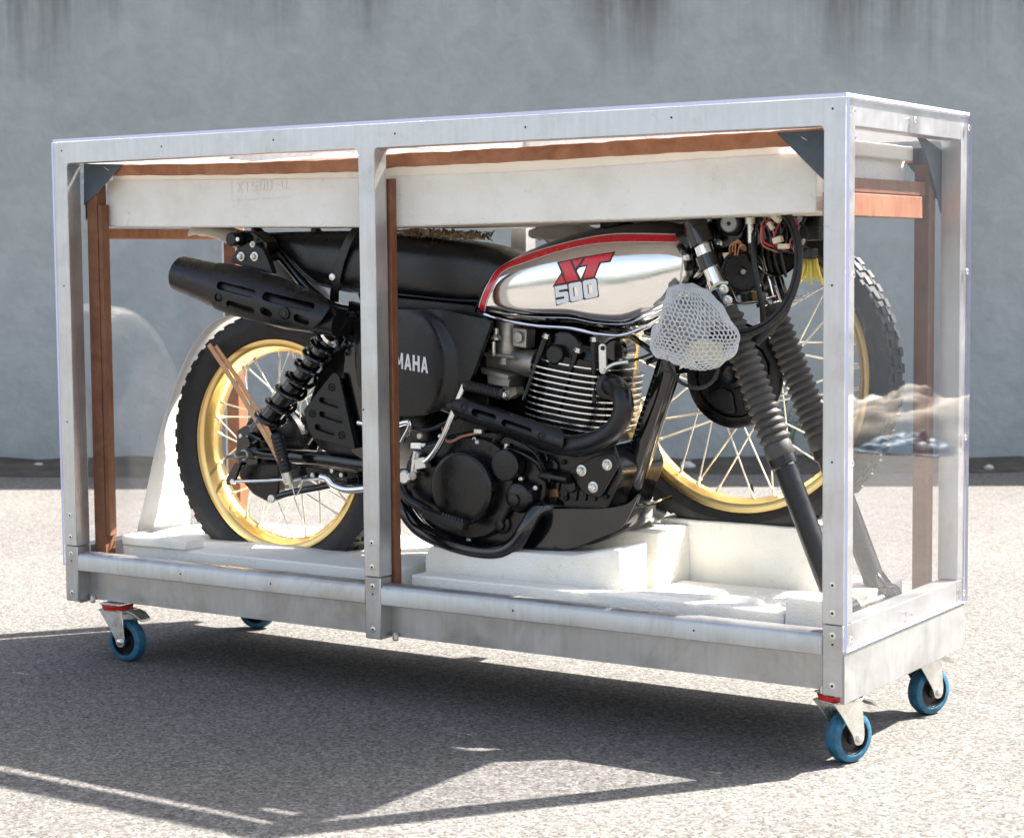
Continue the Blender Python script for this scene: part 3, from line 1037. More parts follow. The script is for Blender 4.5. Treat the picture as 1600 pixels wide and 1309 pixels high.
fbox("foam_strip", (1.795, 0.12, 1.0965), (1.866, 0.488, 1.124), "small foam cap strip on the end of the long top slab", j=0.002)
fbox("foam_tray", (0.098, 0.090, 0.2005), (0.872, 0.545, 0.262), "wide white foam tray holding the rear wheel of the motorcycle")
fbox("foam_lip", (0.098, 0.083, 0.2625), (0.30, 0.150, 0.284), "chipped foam lip on the tray beside the timber corner post", j=0.006)
fbox("foam_rail", (0.939, 0.075, 0.2005), (1.785, 0.128, 0.262), "long low foam rail running under the engine side of the crate")
fbox("foam_end_block", (1.789, 0.075, 0.2005), (1.866, 0.150, 0.292), "small foam block in the corner beside the end of the foam rail")
fpoly("foam_step", [(664, 905), (664, 868), (672, 853), (800, 862), (893, 868), (968, 857), (968, 905)], 0.150, 0.262, "stepped foam block carrying the engine and skid plate")
fbox("foam_upright", (1.13, 0.30, 0.2005), (1.40, 0.44, 0.355), "upright foam block standing behind the engine block")
fbox("foam_sheet", (1.405, 0.15, 0.2005), (1.70, 0.395, 0.245), "flat foam floor piece in front of the foam block under the loose wheel")
fbox("foam_sheet", (0.94, 0.27, 0.2005), (1.125, 0.545, 0.24), "flat foam floor piece beside the middle timber post")
fbox("foam_wheel_block", (1.33, 0.432, 0.2005), (1.70, 0.535, 0.366), "tall cream foam block under the loose front wheel", j=0.0015)
fbox("foam_fork_block", (1.74, 0.165, 0.2005), (1.845, 0.305, 0.255), "foam block under the lower ends of the fork legs")
fbox("foam_fork_block", (1.74, 0.325, 0.2005), (1.845, 0.50, 0.268), "foam block beside the rear timber post by the end pane")
# sloping tray facet beside the floor piece
fm = MB()
a_ = [(1.405, 0.132, 0.2465), (1.70, 0.132, 0.2465), (1.70, 0.20, 0.2465), (1.405, 0.25, 0.2465)]
b_ = [(1.405, 0.132, 0.252), (1.70, 0.132, 0.252), (1.70, 0.138, 0.275), (1.405, 0.142, 0.262)]
fm.loft([a_, b_])
tag(fm.build("foam_wedge", FOAM, None, 0.002), "thin sloping foam wedge along the inner side of the foam rail", "foam", "white foam packing blocks")

# ------------------------------------------------------------------ wheels
def ring(mb, c, prof, seg=72, mi=0):
    """closed (axial y offset, radius) profile turned about the y axis through c"""
    rings = []
    for a, r in prof:
        rings.append([(c[0] + r * math.cos(2 * math.pi * k / seg), c[1] + a, c[2] + r * math.sin(2 * math.pi * k / seg)) for k in range(seg)])
    return mb.loft(rings, False, True, mi)

def wheel_parts(parent, c, Rt, Rr, tw, rw, hub_r, hub_w, nk, side, spoke_mat, kh):
    c = Vector(c)
    # tyre carcass with moulded knobs
    t = MB()
    hR = Rr - 0.008
    sec = [(rw * 0.80, Rr - 0.008), (rw * 0.90, Rr + 0.001), (rw * 1.05, Rr + 0.004), (tw * 0.98, hR + (Rt - hR) * 0.42), (tw * 1.0, hR + (Rt - hR) * 0.6), (tw * 0.88, hR + (Rt - hR) * 0.82), (tw * 0.5, Rt - 0.012), (0, Rt - 0.009)]
    prof = sec + [(-a, r) for a, r in reversed(sec[:-1])]
    ring(t, c, prof, 96)
    for k in range(nk):
        for lane, (a0, a1, ph) in enumerate(((-0.86, -0.50, 0.5), (-0.36, -0.04, 0.0), (0.04, 0.36, 0.0), (0.50, 0.86, 0.5))):
            th = 2 * math.pi * (k + ph) / nk
            dt = 2 * math.pi / nk * 0.30
            vs = []
            for rr_ in (0, 1):
                for da, aa in ((-dt, a0), (dt, a0), (dt, a1), (-dt, a1)):
                    u = abs(aa)
                    surf = np.interp(u, [0, 0.5, 0.88, 1.0], [Rt - 0.010, Rt - 0.014, hR + (Rt - hR) * 0.80, hR + (Rt - hR) * 0.6])
                    r = surf + (kh if rr_ else -0.004)
                    s = 0.92 if rr_ else 1.0
                    vs.append((c.x + r * math.cos(th + da * s), c.y + aa * tw * (1.03 if rr_ else 1), c.z + r * math.sin(th + da * s)))
            t.add(vs, [(4, 5, 6, 7), (0, 1, 5, 4), (1, 2, 6, 5), (2, 3, 7, 6), (3, 0, 4, 7)])
    t.build("tyre", TYRE, parent, sharp=30)
    rm = MB()
    ring(rm, c, [(rw, Rr), (rw, Rr - 0.004), (rw * 0.94, Rr - 0.015), (rw * 0.84, Rr - 0.0185), (rw * 0.55, Rr - 0.021), (rw * 0.40, Rr - 0.027), (0, Rr - 0.029), (-rw * 0.40, Rr - 0.027), (-rw * 0.55, Rr - 0.021), (-rw * 0.84, Rr - 0.0185), (-rw * 0.94, Rr - 0.015), (-rw, Rr - 0.004), (-rw, Rr),
                 (-rw * 0.93, Rr + 0.0015), (-rw * 0.86, Rr - 0.006), (0, Rr - 0.020), (rw * 0.86, Rr - 0.006), (rw * 0.93, Rr + 0.0015)], 96)
    rm.build("rim", GOLD, parent, sharp=50)
    # laced spokes: four base shapes, each turned nine times
    ri = Rr - 0.0265
    for s in (-1, 1):
        for d in (-1, 1):
            th0 = (0.0 if s < 0 else 0.5) * 2 * math.pi / 18 + (0.25 if d > 0 else -0.25) * 2 * math.pi / 18
            ha = th0 + d * 0.95
            a = c + Vector((hub_r * math.cos(ha), s * hub_w * (1.0 if d > 0 else 0.9), hub_r * math.sin(ha)))
            b = c + Vector((ri * math.cos(th0), s * rw * 0.12, ri * math.sin(th0)))
            mb = MB().cyl(a, b, 0.0019, seg=7)
            n = (a - b).normalized()
            mb.cyl(b - n * 0.001, b + n * 0.016, 0.0038, 0.0030, seg=8)
            o = mb.build("spoke", spoke_mat, parent)
            for k in range(1, 9):
                inst(o, parent, Matrix.Translation(c) @ Matrix.Rotation(-2 * math.pi * k / 9, 4, 'Y') @ Matrix.Translation(-c))

YC = 0.3075
bike = empty("motorcycle", (0.9, YC, 0.25), "black trail motorcycle with polished silver tank and front wheel removed", "motorcycle")
RWc = (0.414, YC, 0.490)
rw_e = empty("rear_wheel", RWc, parent=bike)
wheel_parts(rw_e, RWc, 0.318, 0.245, 0.051, 0.036, 0.066, 0.034, 54, -1, SPOKE, 0.0062)
hb = MB()
hb.lathe((RWc[0], YC - 0.062, RWc[2]), (0, 1, 0), [(0, 0.030), (0.004, 0.085), (0.012, 0.092), (0.03, 0.092), (0.034, 0.070), (0.09, 0.055), (0.094, 0.072), (0.104, 0.072), (0.106, 0.03)], 40)
hb.build("hub", CASE, rw_e)

# loose front wheel leaning behind the fork
FWc = (1.503, 0.483, 0.672)
fw_e = empty("loose_front_wheel", (FWc[0], FWc[1], 0.372), "loose gold rimmed spoked front wheel standing on a tall foam block behind the fork", "wheel")
wheel_parts(fw_e, FWc, 0.343, 0.287, 0.041, 0.027, 0.070, 0.03, 62, -1, SPOKE, 0.0062)
dr = MB()
dr.lathe((FWc[0], FWc[1] + 0.035, FWc[2]), (0, -1, 0), [(0, 0.03), (0.004, 0.075), (0.07, 0.078), (0.075, 0.108), (0.083, 0.110), (0.086, 0.104), (0.088, 0.088), (0.080, 0.084), (0.080, 0.030), (0.096, 0.026), (0.098, 0.018), (0.094, 0.012)], 56)
dh = dr.build("brake_drum", CASE, fw_e)
for k in range(5):
    a = 0.5 + 2 * math.pi * k / 5
    poly = [(FWc[0] + r * math.cos(a + t), FWc[2] + r * math.sin(a + t)) for r, t in ((0.036, -0.35), (0.078, -0.50), (0.081, -0.2), (0.081, 0.2), (0.078, 0.50), (0.036, 0.35))]
    MB().prism(roundpoly(poly, 0.006, 3), FWc[1] - 0.052, FWc[1] - 0.044).build("drum_web", SATIN, dh, 0.002)
for k in range(9):
    a = 2 * math.pi * k / 9
    MB().lathe((FWc[0] + 0.100 * math.cos(a), FWc[1] - 0.047, FWc[2] + 0.100 * math.sin(a)), (0, -1, 0), [(0, 0.004), (0.003, 0.004), (0.004, 0.002)], 8).build("rivet", ZINC, dh)
q = P(1178, 768, FWc[1] - 0.01)
vv_ = Vector((FWc[0] + 0.02, FWc[1], FWc[2] - 0.262))
MB().cyl(vv_, vv_ + Vector((-0.004, 0, 0.034)), 0.0035, 0.0028, 10).build("valve", RUBBER, fw_e)

# ------------------------------------------------------------------ motorcycle: helpers
NEAR = Vector((0, -1, 0))
def dtube(name, pts, r, mat, parent=bike, n=8, seg=12):
    """pts: (px, py, y)"""
    return MB().tube(catmull([P(*p) for p in pts], n), r, seg).build(name, mat, parent)
def bolt(px, py, y, r=0.007, t=0.008, mat=None, parent=bike, name="bolt", hexa=True):
    c = P(px, py, y)
    mb = MB()
    mb.lathe(c, NEAR, [(-0.003, r * 1.35), (0.0015, r * 1.35), (0.002, r * 1.0)], 18)
    mb.lathe(c, NEAR, [(0.0015, r), (t * 0.8, r), (t, r * 0.8)], 6 if hexa else 14)
    mb.lathe(c, NEAR, [(t * 0.8, r * 0.45), (t * 1.25, r * 0.42), (t * 1.3, r * 0.3)], 10)
    return mb.build(name, mat or ZINC, parent)
def socket(px, py, y, r=0.005, parent=bike, mat=None):
    c = P(px, py, y)
    mb = MB().lathe(c, NEAR, [(-0.002, r), (0.003, r), (0.004, r * 0.75), (0.004, r * 0.45), (0.001, r * 0.42), (0.001, 0.0)], 14, 0, True)
    return mb.build("screw", mat or ZINC, parent)

# ---- tank
def build_tank():
    side, crown = 0.195, YC
    bot = [P(a, b, 0.20) for a, b in ((747, 494), (786, 503), (838, 511), (887, 514), (932, 523), (966, 526), (1011, 511), (1045, 482), (1064, 450))]
    x0, x1 = 1.012, 1.533
    zb = hermite([(x0, 0.800)] + [(q.x, q.z) for q in bot[1:-2]] + [(1.487, 0.815), (1.513, 0.850), (x1, 0.896)])
    zt = hermite([(x0, 0.812), (1.020, 0.846), (1.036, 0.878), (1.064, 0.908), (1.105, 0.930), (1.16, 0.9495), (1.22, 0.966), (1.30, 0.980), (1.40, 0.985), (1.46, 0.978), (1.50, 0.960), (1.522, 0.934), (x1, 0.900)])
    hw = hermite([(x0, 0.096), (1.05, 0.110), (1.10, 0.118), (1.2, 0.127), (1.32, 0.134), (1.42, 0.130), (1.48, 0.112), (1.515, 0.080), (x1, 0.03)])
    def sh(v):
        # belly low and full, shoulders rolling to the crown
        v = max(-1, min(1, v))
        if v < -0.15:
            u = (-0.15 - v) / 0.85
            return (1 - u ** 5.0) ** 0.45 * 0.96 + 0.04 * (1 - u)
        u = (v + 0.15) / 1.15
        return (1 - u ** 3.3) ** 0.5
    def yfun(x, z):
        a, b = zb(x), zt(x)
        v = 2 * (z - a) / max(b - a, 1e-4) - 1
        return YC - hw(x) * sh(v)
    stripe_top = [(749, 481), (753, 466), (764, 442), (782, 417), (820, 399), (865, 385), (910, 374), (955, 367), (1000, 366), (1054, 367)]
    stripe_bot = [(757, 487), (761, 469), (775, 439), (789, 422), (820, 410), (865, 395), (910, 384), (955, 378.5), (1000, 377.5), (1058, 378)]
    st = hermite([S(a, b, yfun) for a, b in stripe_top])
    sb = hermite([S(a, b, yfun) for a, b in stripe_bot])
    mb = MB()
    nx, nr = 120, 88
    rings = []
    for i in range(nx + 1):
        t = i / nx
        x = x0 + (x1 - x0) * (0.5 - 0.5 * math.cos(math.pi * t))
        x = min(max(x, x0 + 1e-4), x1 - 1e-4)
        a, b = zb(x), zt(x)
        h = hw(x)
        r = []
        for k in range(nr):
            th = 2 * math.pi * (k + 0.5) / nr
            # spread by angle so top and belly stay even
            v = -math.cos(th)
            z = a + (b - a) * (v + 1) / 2
            s_ = -1 if th < math.pi else 1
            r.append((x, YC + s_ * h * sh(v), z))
        rings.append(r)
    mb.loft(rings)
    for i, f in enumerate(mb.f):
        cx = sum(mb.v[k][0] for k in f) / len(f)
        cz = sum(mb.v[k][2] for k in f) / len(f)
        mid = (st(cx) + sb(cx)) / 2
        if cz > mid or cx < x0 + 0.004:
            mb.m[i] = 1
    tank = mb.build("fuel_tank", [TANK, GLOSS], bike, sharp=60)
    # lower seam flange
    fl = [Vector((x, YC - hw(x) * 0.80 - 0.004, zb(x) + 0.002)) for x in np.linspace(x0 + 0.01, 1.47, 50)]
    MB().tube(fl, 0.0035, 8).build("seam", TANK, tank)
    # stripe
    sm = MB()
    ns = 130
    A = [S(*p, yfun) for p in [tuple(v) for v in [Vector(q[:2]) for q in catmull([Vector((a, b, 0)) for a, b in stripe_top], 12)]]]
    B = [S(*p, yfun) for p in [tuple(v) for v in [Vector(q[:2]) for q in catmull([Vector((a, b, 0)) for a, b in stripe_bot], 12)]]]
    def strip(A, B, off, mat, nm):
        m2 = MB()
        vs, fs = [], []
        K = 5
        for (xa, za), (xb, zb_) in zip(A, B):
            for k in range(K):
                x = xa + (xb - xa) * k / (K - 1); z = za + (zb_ - za) * k / (K - 1)
                vs.append((x, yfun(x, z) - off, z))
        for i in range(len(A) - 1):
            for k in range(K - 1):
                fs.append((i * K + k, i * K + k + 1, (i + 1) * K + k + 1, (i + 1) * K + k))
        m2.add(vs, fs)
        return m2.build(nm, mat, tank)
    strip(A, B, 0.0014, RED, "stripe")
    A2 = [(a[0] + (a[0] - b[0]) * 0.16, a[1] + (a[1] - b[1]) * 0.16) for a, b in zip(A, B)]
    B2 = [(b[0] + (b[0] - a[0]) * 0.12, b[1] + (b[1] - a[1]) * 0.12) for a, b in zip(A, B)]
    strip(A2, B2, 0.0009, DECALW, "stripe_border")
    # lettering
    def dl(pts):
        return [S(855 + 0.0764 * u, 380 + 0.0764 * v, yfun) for u, v in pts]
    back = MB()
    back.plate(dl([(205, 385), (760, 275), (1395, 172), (1290, 382), (1095, 408), (975, 698), (1022, 735), (1058, 1080), (1040, 1108), (770, 1162), (745, 1152), (500, 1217), (460, 1203), (188, 1283), (150, 900), (115, 892), (290, 600)]),
               [dl([(600, 560), (655, 500), (800, 470), (690, 750)]), dl([(830, 845), (925, 825), (945, 1015), (850, 1035)]), dl([(535, 905), (625, 890), (645, 1075), (555, 1090)])],
               lambda x, z: yfun(x, z) - 0.0012, 0, 0.004, 0, False)
    back.build("decal_outline", DECALK, tank)
    rl = MB()
    for poly in ([(255, 402), (480, 357), (650, 745), (405, 793)], [(520, 347), (745, 302), (590, 510)], [(300, 645), (378, 800), (182, 842)],
                 [(792, 292), (1350, 200), (1275, 355), (1075, 388), (960, 685), (750, 726), (840, 437), (690, 465)]):
        rl.plate(dl(poly), [], lambda x, z: yfun(x, z) - 0.0018, 0, 0.004, 0, False)
    rl.build("decal_letters", RED, tank)
    wl = MB()
    wl.plate(dl([(165, 885), (415, 845), (425, 930), (248, 962), (256, 1005), (410, 985), (440, 1010), (455, 1190), (430, 1215), (205, 1258), (190, 1165), (360, 1130), (352, 1085), (185, 1115)]), [], lambda x, z: yfun(x, z) - 0.0018, 0, 0.004, 0, False)
    wl.plate(dl([(445, 845), (470, 825), (680, 785), (710, 810), (745, 1120), (720, 1155), (520, 1195), (480, 1170)]), [dl([(535, 905), (625, 890), (645, 1075), (555, 1090)])], lambda x, z: yfun(x, z) - 0.0018, 0, 0.004, 0, False)
    wl.plate(dl([(735, 800), (760, 765), (980, 725), (1015, 755), (1050, 1065), (1025, 1095), (810, 1140), (770, 1110)]), [dl([(830, 845), (925, 825), (945, 1015), (850, 1035)])], lambda x, z: yfun(x, z) - 0.0018, 0, 0.004, 0, False)
    wl.build("decal_digits", DECALW, tank)
    MB().disc((1.30, YC, 0.975), (0, 0, 1), 0.034, 0.020, 0.006).build("filler_cap", SATIN, tank)
    return tank
build_tank()

# ---- seat
def build_seat():
    bot = hermite([(0.43, 0.972), (0.508, 0.920), (0.598, 0.853), (0.66, 0.840), (0.722, 0.834), (0.826, 0.826), (1.016, 0.812), (1.09, 0.835)])
    top = hermite([(0.43, 0.978), (0.47, 0.979), (0.6, 0.979), (0.80, 0.966), (0.92, 0.954), (0.98, 0.946), (1.03, 0.934), (1.075, 0.915), (1.09, 0.905)])
    hw = hermite([(0.43, 0.096), (0.55, 0.118), (0.75, 0.122), (0.9, 0.112), (1.0, 0.092), (1.09, 0.07)])
    mb = MB()
    rings = []
    for i in range(61):
        x = 0.43 + (1.09 - 0.43) * i / 60
        a, b, h = bot(x), top(x), hw(x)
        r = []
        for k in range(48):
            th = 2 * math.pi * k / 48
            cc, ss = math.cos(th), math.sin(th)
            e = 2 / 3.6
            u = abs(cc) ** e * (1 if cc > 0 else -1)
            v = abs(ss) ** e * (1 if ss > 0 else -1)
            r.append((x, YC + h * u * (1 + 0.04 * math.sin(x * 60) * 0.2), (a + b) / 2 + (b - a) / 2 * v))
        rings.append(r)
    mb.loft(rings)
    seat = mb.build("seat", VINYL, bike, sharp=70)
    # welt along lower edge and rear strap with rivet
    wl = [Vector((x, YC - hw(x) * 0.99 - 0.001, bot(x) + 0.014)) for x in np.linspace(0.45, 1.05, 40)]
    MB().tube(wl, 0.0028, 6).build("piping", VINYL, seat)
    yb = YC - 0.1265
    rings = []
    for px, py, y in ((557, 356, yb + 0.004), (549, 366, yb - 0.002), (540, 385, yb - 0.004), (531, 410, yb - 0.004), (525, 435, yb - 0.003), (522, 458, yb + 0.001), (522, 472, yb + 0.008)):
        q = P(px, py, y)
        rings.append([q + Vector((-0.012, 0, 0)), q + Vector((0.012, 0, 0)), q + Vector((0.011, 0.004, 0)), q + Vector((-0.011, 0.004, 0))])
    MB().loft(rings).build("strap", VINYL, seat, 0.001)
    MB().disc(P(520, 433, yb - 0.003), NEAR, 0.0085, 0.004, 0.002, 20).build("rivet", ZINC, seat)
    return seat
build_seat()

# ---- side cover with lettering
YS = YC - 0.137
cc_ = P(628, 572, YS)
def side_y(x, z):
    d = math.hypot(x - cc_.x, z - cc_.z)
    t = min(max((0.138 - d) / 0.02, 0), 1)
    return YS + 0.010 * math.hypot((x - cc_.x) / 0.2, (z - cc_.z) / 0.16) ** 2 - 0.009 * (t * t * (3 - 2 * t))
sc_poly = roundpoly(xz([(548, 500), (596, 480), (690, 484), (762, 502), (734, 590), (716, 617), (692, 638), (660, 649), (625, 651), (585, 640), (560, 600)], YS), 0.012)
scv = MB().plate(sc_poly, [], side_y, 0.012, 0.008).build("side_cover", PLASTIC, bike, 0.002, sharp=45)
lm = MB()
for i, ch in enumerate("YAMAHA"):
    for k, poly in enumerate(GL[ch]):
        pts = []
        for u, v in poly:
            px = 593 + 13.0 * i + u * 11.2
            pts.append(S(px, 558.5 + (px - 669) * 0.175 + (1 - v) * 25, side_y))
        lm.plate(pts, [], lambda x, z: side_y(x, z) - 0.0008 - 0.0001 * k, 0, 0, 0, False)
lm.build("cover_lettering", DECALW, scv)

# ---- frame: backbone, down tube, cradle, seat rails
dtube("down_tube", [(1075, 470, YC), (1043, 580, YC), (1012, 675, YC), (983, 765, YC), (966, 806, YC)], 0.0265, GLOSS, seg=20)
dtube("backbone_tube", [(1080, 440, YC), (1000, 450, YC), (850, 470, YC), (700, 500, YC)], 0.03, GLOSS)
for s in (-1, 1):
    y = YC + s * 0.105
    MB().tube(catmull([P(398, 356, YC - 0.105) + Vector((0, y - YC + 0.105, 0)), P(440, 402, YC - 0.105) + Vector((0, y - YC + 0.105, 0)), P(490, 458, YC - 0.105) + Vector((0, y - YC + 0.105, 0)), P(545, 486, YC - 0.105) + Vector((0, y - YC + 0.105, 0)), P(700, 492, YC - 0.105) + Vector((0, y - YC + 0.105, 0))], 8), 0.011, 12).build("seat_rail", GLOSS, bike)
    dx = [(548, 490), (556, 560), (566, 650), (600, 740), (628, 790), (655, 826), (700, 848), (745, 860), (782, 861), (806, 848), (824, 822), (842, 796), (880, 790)]
    MB().tube(catmull([P(a, b, YC - 0.148 + 0.05 * (k < 4) + 0.02 * (k == 11) + 0.07 * (k == 12)) + Vector((0, 0.295 - 0.1 * (k < 4) if s > 0 else 0, 0)) for k, (a, b) in enumerate(dx)], 8), 0.0165, 16).build("cradle_tube", GLOSS, bike)
for a, b in (((985, 524), (1050, 572)), ((1010, 566), (1050, 550)), ((1008, 518), (1048, 530))):
    MB().cyl(P(*a, YC - 0.05), P(*b, YC - 0.01), 0.006, seg=10).build("bracket_stay", GLOSS, bike)
gp = xz([(1022, 512), (1050, 520), (1060, 585), (1042, 580), (1030, 545)], YC - 0.02)
MB().prism(gp, YC - 0.03, YC + 0.03).build("gusset", GLOSS, bike, 0.002)
MB().prism(xz([(548, 470), (575, 478), (590, 560), (572, 720), (552, 706), (540, 580)], YC - 0.11), YC - 0.118, YC - 0.104).build("frame_plate", GLOSS, bike, 0.002)
MB().prism(xz([(560, 458), (740, 476), (765, 498), (700, 560), (580, 520)], YC - 0.085), YC - 0.09, YC + 0.09).build("under_seat_tray", PLASTIC, bike, 0.003)
# air box behind the slotted plate
MB().prism(roundpoly(xz([(512, 560), (600, 500), (640, 640), (590, 740), (505, 700), (478, 660)], YC - 0.08), 0.01), YC - 0.095, YC + 0.095).build("air_box", PLASTIC, bike, 0.004)

MB().prism(roundpoly(xz([(690, 470), (925, 498), (930, 600), (905, 700), (640, 700), (640, 560)], YC + 0.075), 0.01), YC + 0.075, YC + 0.10).build("far_side_panel", PLASTIC, bike, 0.003)
MB().prism(roundpoly(xz([(740, 520), (775, 520), (775, 700), (700, 700)], YC), 0.008), YC - 0.03, YC + 0.06).build("battery_box", PLASTIC, bike, 0.003)
# ---- slotted triangular plate
YT = YC - 0.138
def cap(a, b, r, y):
    pa, pb = P(*a, y), P(*b, y)
    return capsule((pa.x, pa.z), (pb.x, pb.z), r)
tri = roundpoly(xz([(474, 641), (520, 582), (529, 585), (555, 702), (489, 684), (482, 672)], YT), 0.006, 3)
th = [cap((502, 625), (526, 633), 0.0062, YT), cap((502, 647), (533, 657), 0.0062, YT), cap((495, 667), (520, 676), 0.0062, YT)]
tp = MB().plate(tri, th, lambda x, z: YT, 0.007, 0).build("slotted_plate", PLASTIC, bike, 0.0018)
MB().prism(roundpoly(xz([(484, 640), (524, 590), (552, 702), (488, 682)], YT), 0.006, 3), YT + 0.010, YT + 0.030).build("backing", PLASTIC, tp)
for px, py in ((518.5, 605), (488, 646), (534, 680)):
    q = P(px, py, YT)
    MB().lathe(q + Vector((0, 0.001, 0)), NEAR, [(0, 0.009), (0.0025, 0.009), (0.0035, 0.0075), (0.0005, 0.0060), (0.0005, 0.0045), (0.003, 0.0040), (0.003, 0.002), (0.001, 0.0015)], 18).build("screw", PLASTIC, tp)

# ---- silencer with slotted heat shield
ym = YC - 0.170
ma, mb_ = P(283, 428, ym), P(532, 506, ym)
axd = (mb_ - ma)
Lm = axd.length
axd.normalize()
rprof = hermite([(0, 0.0405), (0.03, 0.0425), (0.10, 0.0475), (0.155, 0.0525), (0.17, 0.0480), (0.25, 0.0490), (0.32, 0.0480), (0.38, 0.040), (Lm, 0.030)])
rshield = hermite([(0, 0.05), (0.12, 0.0585), (0.18, 0.0625), (0.25, 0.0645), (0.32, 0.063), (0.38, 0.053), (Lm, 0.050)])
sm_ = MB()
sm_.lathe(ma, axd, [(0.012, 0.0), (0.012, 0.018), (0.0, 0.019), (-0.002, 0.022), (0.004, 0.0365), (0.0, 0.0385)] + [(t, rprof(t)) for t in np.linspace(0, Lm, 26)], 40)
muf = sm_.build("silencer", SATIN, bike, sharp=40)
def shield_y(x, z, extra=0.0065):
    dx, dz = x - ma.x, z - ma.z
    t = dx * axd.x + dz * axd.z
    d = -dx * axd.z + dz * axd.x
    r = rshield(min(max(t, 0), Lm))
    return ym - math.sqrt(max(r * r - d * d, (r * 0.30) ** 2))
sho = [S(a, b, shield_y, ym - 0.05) for a, b in ((330, 440), (340, 410), (372, 415), (400, 421), (440, 434), (480, 451), (508, 466), (517, 480), (503, 500), (488, 516), (462, 514), (430, 508), (400, 502), (362, 493), (334, 482), (328, 462))]
def scap(a, b, r):
    return capsule(S(*a, shield_y, ym - 0.05), S(*b, shield_y, ym - 0.05), r)
shh = [scap((343, 446), (394, 459), 0.0088), scap((415, 463), (485, 480), 0.0092), scap((357, 475), (393, 485), 0.0082), scap((411, 486), (420, 490), 0.0085), scap((463, 497), (478, 502), 0.0085)]
sh_o = MB().plate(roundpoly(sho, 0.006, 3), shh, shield_y, 0.0045, 0.008).build("heat_shield", SATIN, muf, 0.0014, sharp=50)
for px, py, r in ((341, 465, 0.010), (444, 490, 0.014)):
    x, z = S(px, py, shield_y, ym - 0.05)
    q = Vector((x, shield_y(x, z), z))
    MB().lathe(q + Vector((0, 0.004, 0)), NEAR, [(0, r), (0.006, r), (0.0075, r * 0.86), (0.001, r * 0.72), (0.001, r * 0.42), (0.005, r * 0.40), (0.005, r * 0.2)], 22).build("screw_well", SATIN, sh_o)
# hanger bracket with rubbers and nuts
hp = roundpoly(xz([(362, 410), (372, 388), (392, 378), (412, 388), (420, 404), (428, 428), (400, 422)], ym), 0.006)
hg = MB().prism(hp, ym - 0.005, ym + 0.012).build("silencer_bracket", SATIN, bike, 0.002)
for px in (377, 398):
    bolt(px, 401, ym - 0.006, 0.0075, 0.009, parent=hg)
bolt(395, 382, ym - 0.004, 0.005, 0.006, parent=hg)
MB().disc(P(374, 374, ym + 0.01), NEAR, 0.0155, 0.03, 0.004).build("rubber_mount", RUBBER, hg)
MB().disc(P(372, 374, ym - 0.0215), NEAR, 0.005, 0.003, 0.001).build("mount_bolt", ZINC, hg)
MB().prism(roundpoly(xz([(372, 360), (400, 362), (420, 378), (416, 410), (398, 400), (372, 388)], ym + 0.02), 0.006), ym + 0.012, ym + 0.06).build("grab_bracket", GLOSS, bike, 0.003)

# ---- rear mudguard tip (white) over the wheel
mg = []
for px, py, hwid in ((301, 364, 0.020), (320, 358, 0.045), (350, 360, 0.058), (385, 372, 0.065), (425, 396, 0.068), (470, 428, 0.070), (510, 470, 0.070), (535, 520, 0.07)):
    q = P(px, py, YC)
    rr = []
    for k in range(13):
        u = -1 + 2 * k / 12
        rr.append(Vector((q.x, YC + hwid * u, q.z + 0.012 - 0.022 * abs(u) ** 2.6)))
    mg.append(rr)
m_ = MB()
n_ = 13
m_.add([p for r in mg for p in r], [(i * n_ + k, i * n_ + k + 1, (i + 1) * n_ + k + 1, (i + 1) * n_ + k) for i in range(len(mg) - 1) for k in range(n_ - 1)])
mgo = m_.build("rear_mudguard", WHITEP, bike, sub=2, sharp=80)
md_ = mgo.modifiers.new("thick", 'SOLIDIFY'); md_.thickness = 0.003

# ---- rear shocks
def shock(s):
    dy = 0.0 if s < 0 else 0.28
    y = YC - 0.140
    def q(px, py): return P(px, py, y) + Vector((0, dy, 0))
    A, B = q(541, 497), q(390, 690)
    C1, C2 = q(516, 531), q(404, 676)
    mb = MB()
    d = (C2 - C1).normalized()
    L_ = (C2 - C1).length
    mb.lathe(C1, d, [(0, 0.012), (0.002, 0.020), (L_ * 0.45, 0.020), (L_ * 0.46, 0.0245), (L_, 0.0245), (L_ + 0.004, 0.015)], 24)
    body = mb.build("shock_absorber", GLOSS, bike)
    ax, u, v = frame_of(d)
    turns = 8.0
    hel = []
    for k in range(int(turns * 20) + 1):
        t = k / (turns * 20)
        tt = t ** 1.25
        a = 2 * math.pi * turns * t
        hel.append(C1 + d * (L_ * tt) + (u * math.cos(a) + v * math.sin(a)) * 0.0305)
    MB().tube(hel, 0.0052, 8).build("coil_spring", GLOSS, body)
    MB().lathe(C1 - d * 0.022, d, [(0, 0.016), (0.004, 0.024), (0.010, 0.0305), (0.018, 0.0305), (0.022, 0.026)], 24).build("spring_cap", CHROME, body)
    MB().cyl(C1 - d * 0.012, A, 0.012, seg=14).build("upper_shaft", GLOSS, body)
    MB().cyl(C2, B, 0.016, 0.012, seg=14).build("lower_eye", GLOSS, body)
    for e in (A, B):
        MB().lathe(e + Vector((0, -0.018, 0)), (0, 1, 0), [(0, 0.015), (0.036, 0.015)], 20).build("bush", GLOSS, body)
    if s < 0:
        MB().lathe(A + Vector((0, -0.019, 0)), NEAR, [(0, 0.009), (0.005, 0.009), (0.006, 0.005)], 6).build("nut", ZINC, body)
shock(-1)
shock(1)

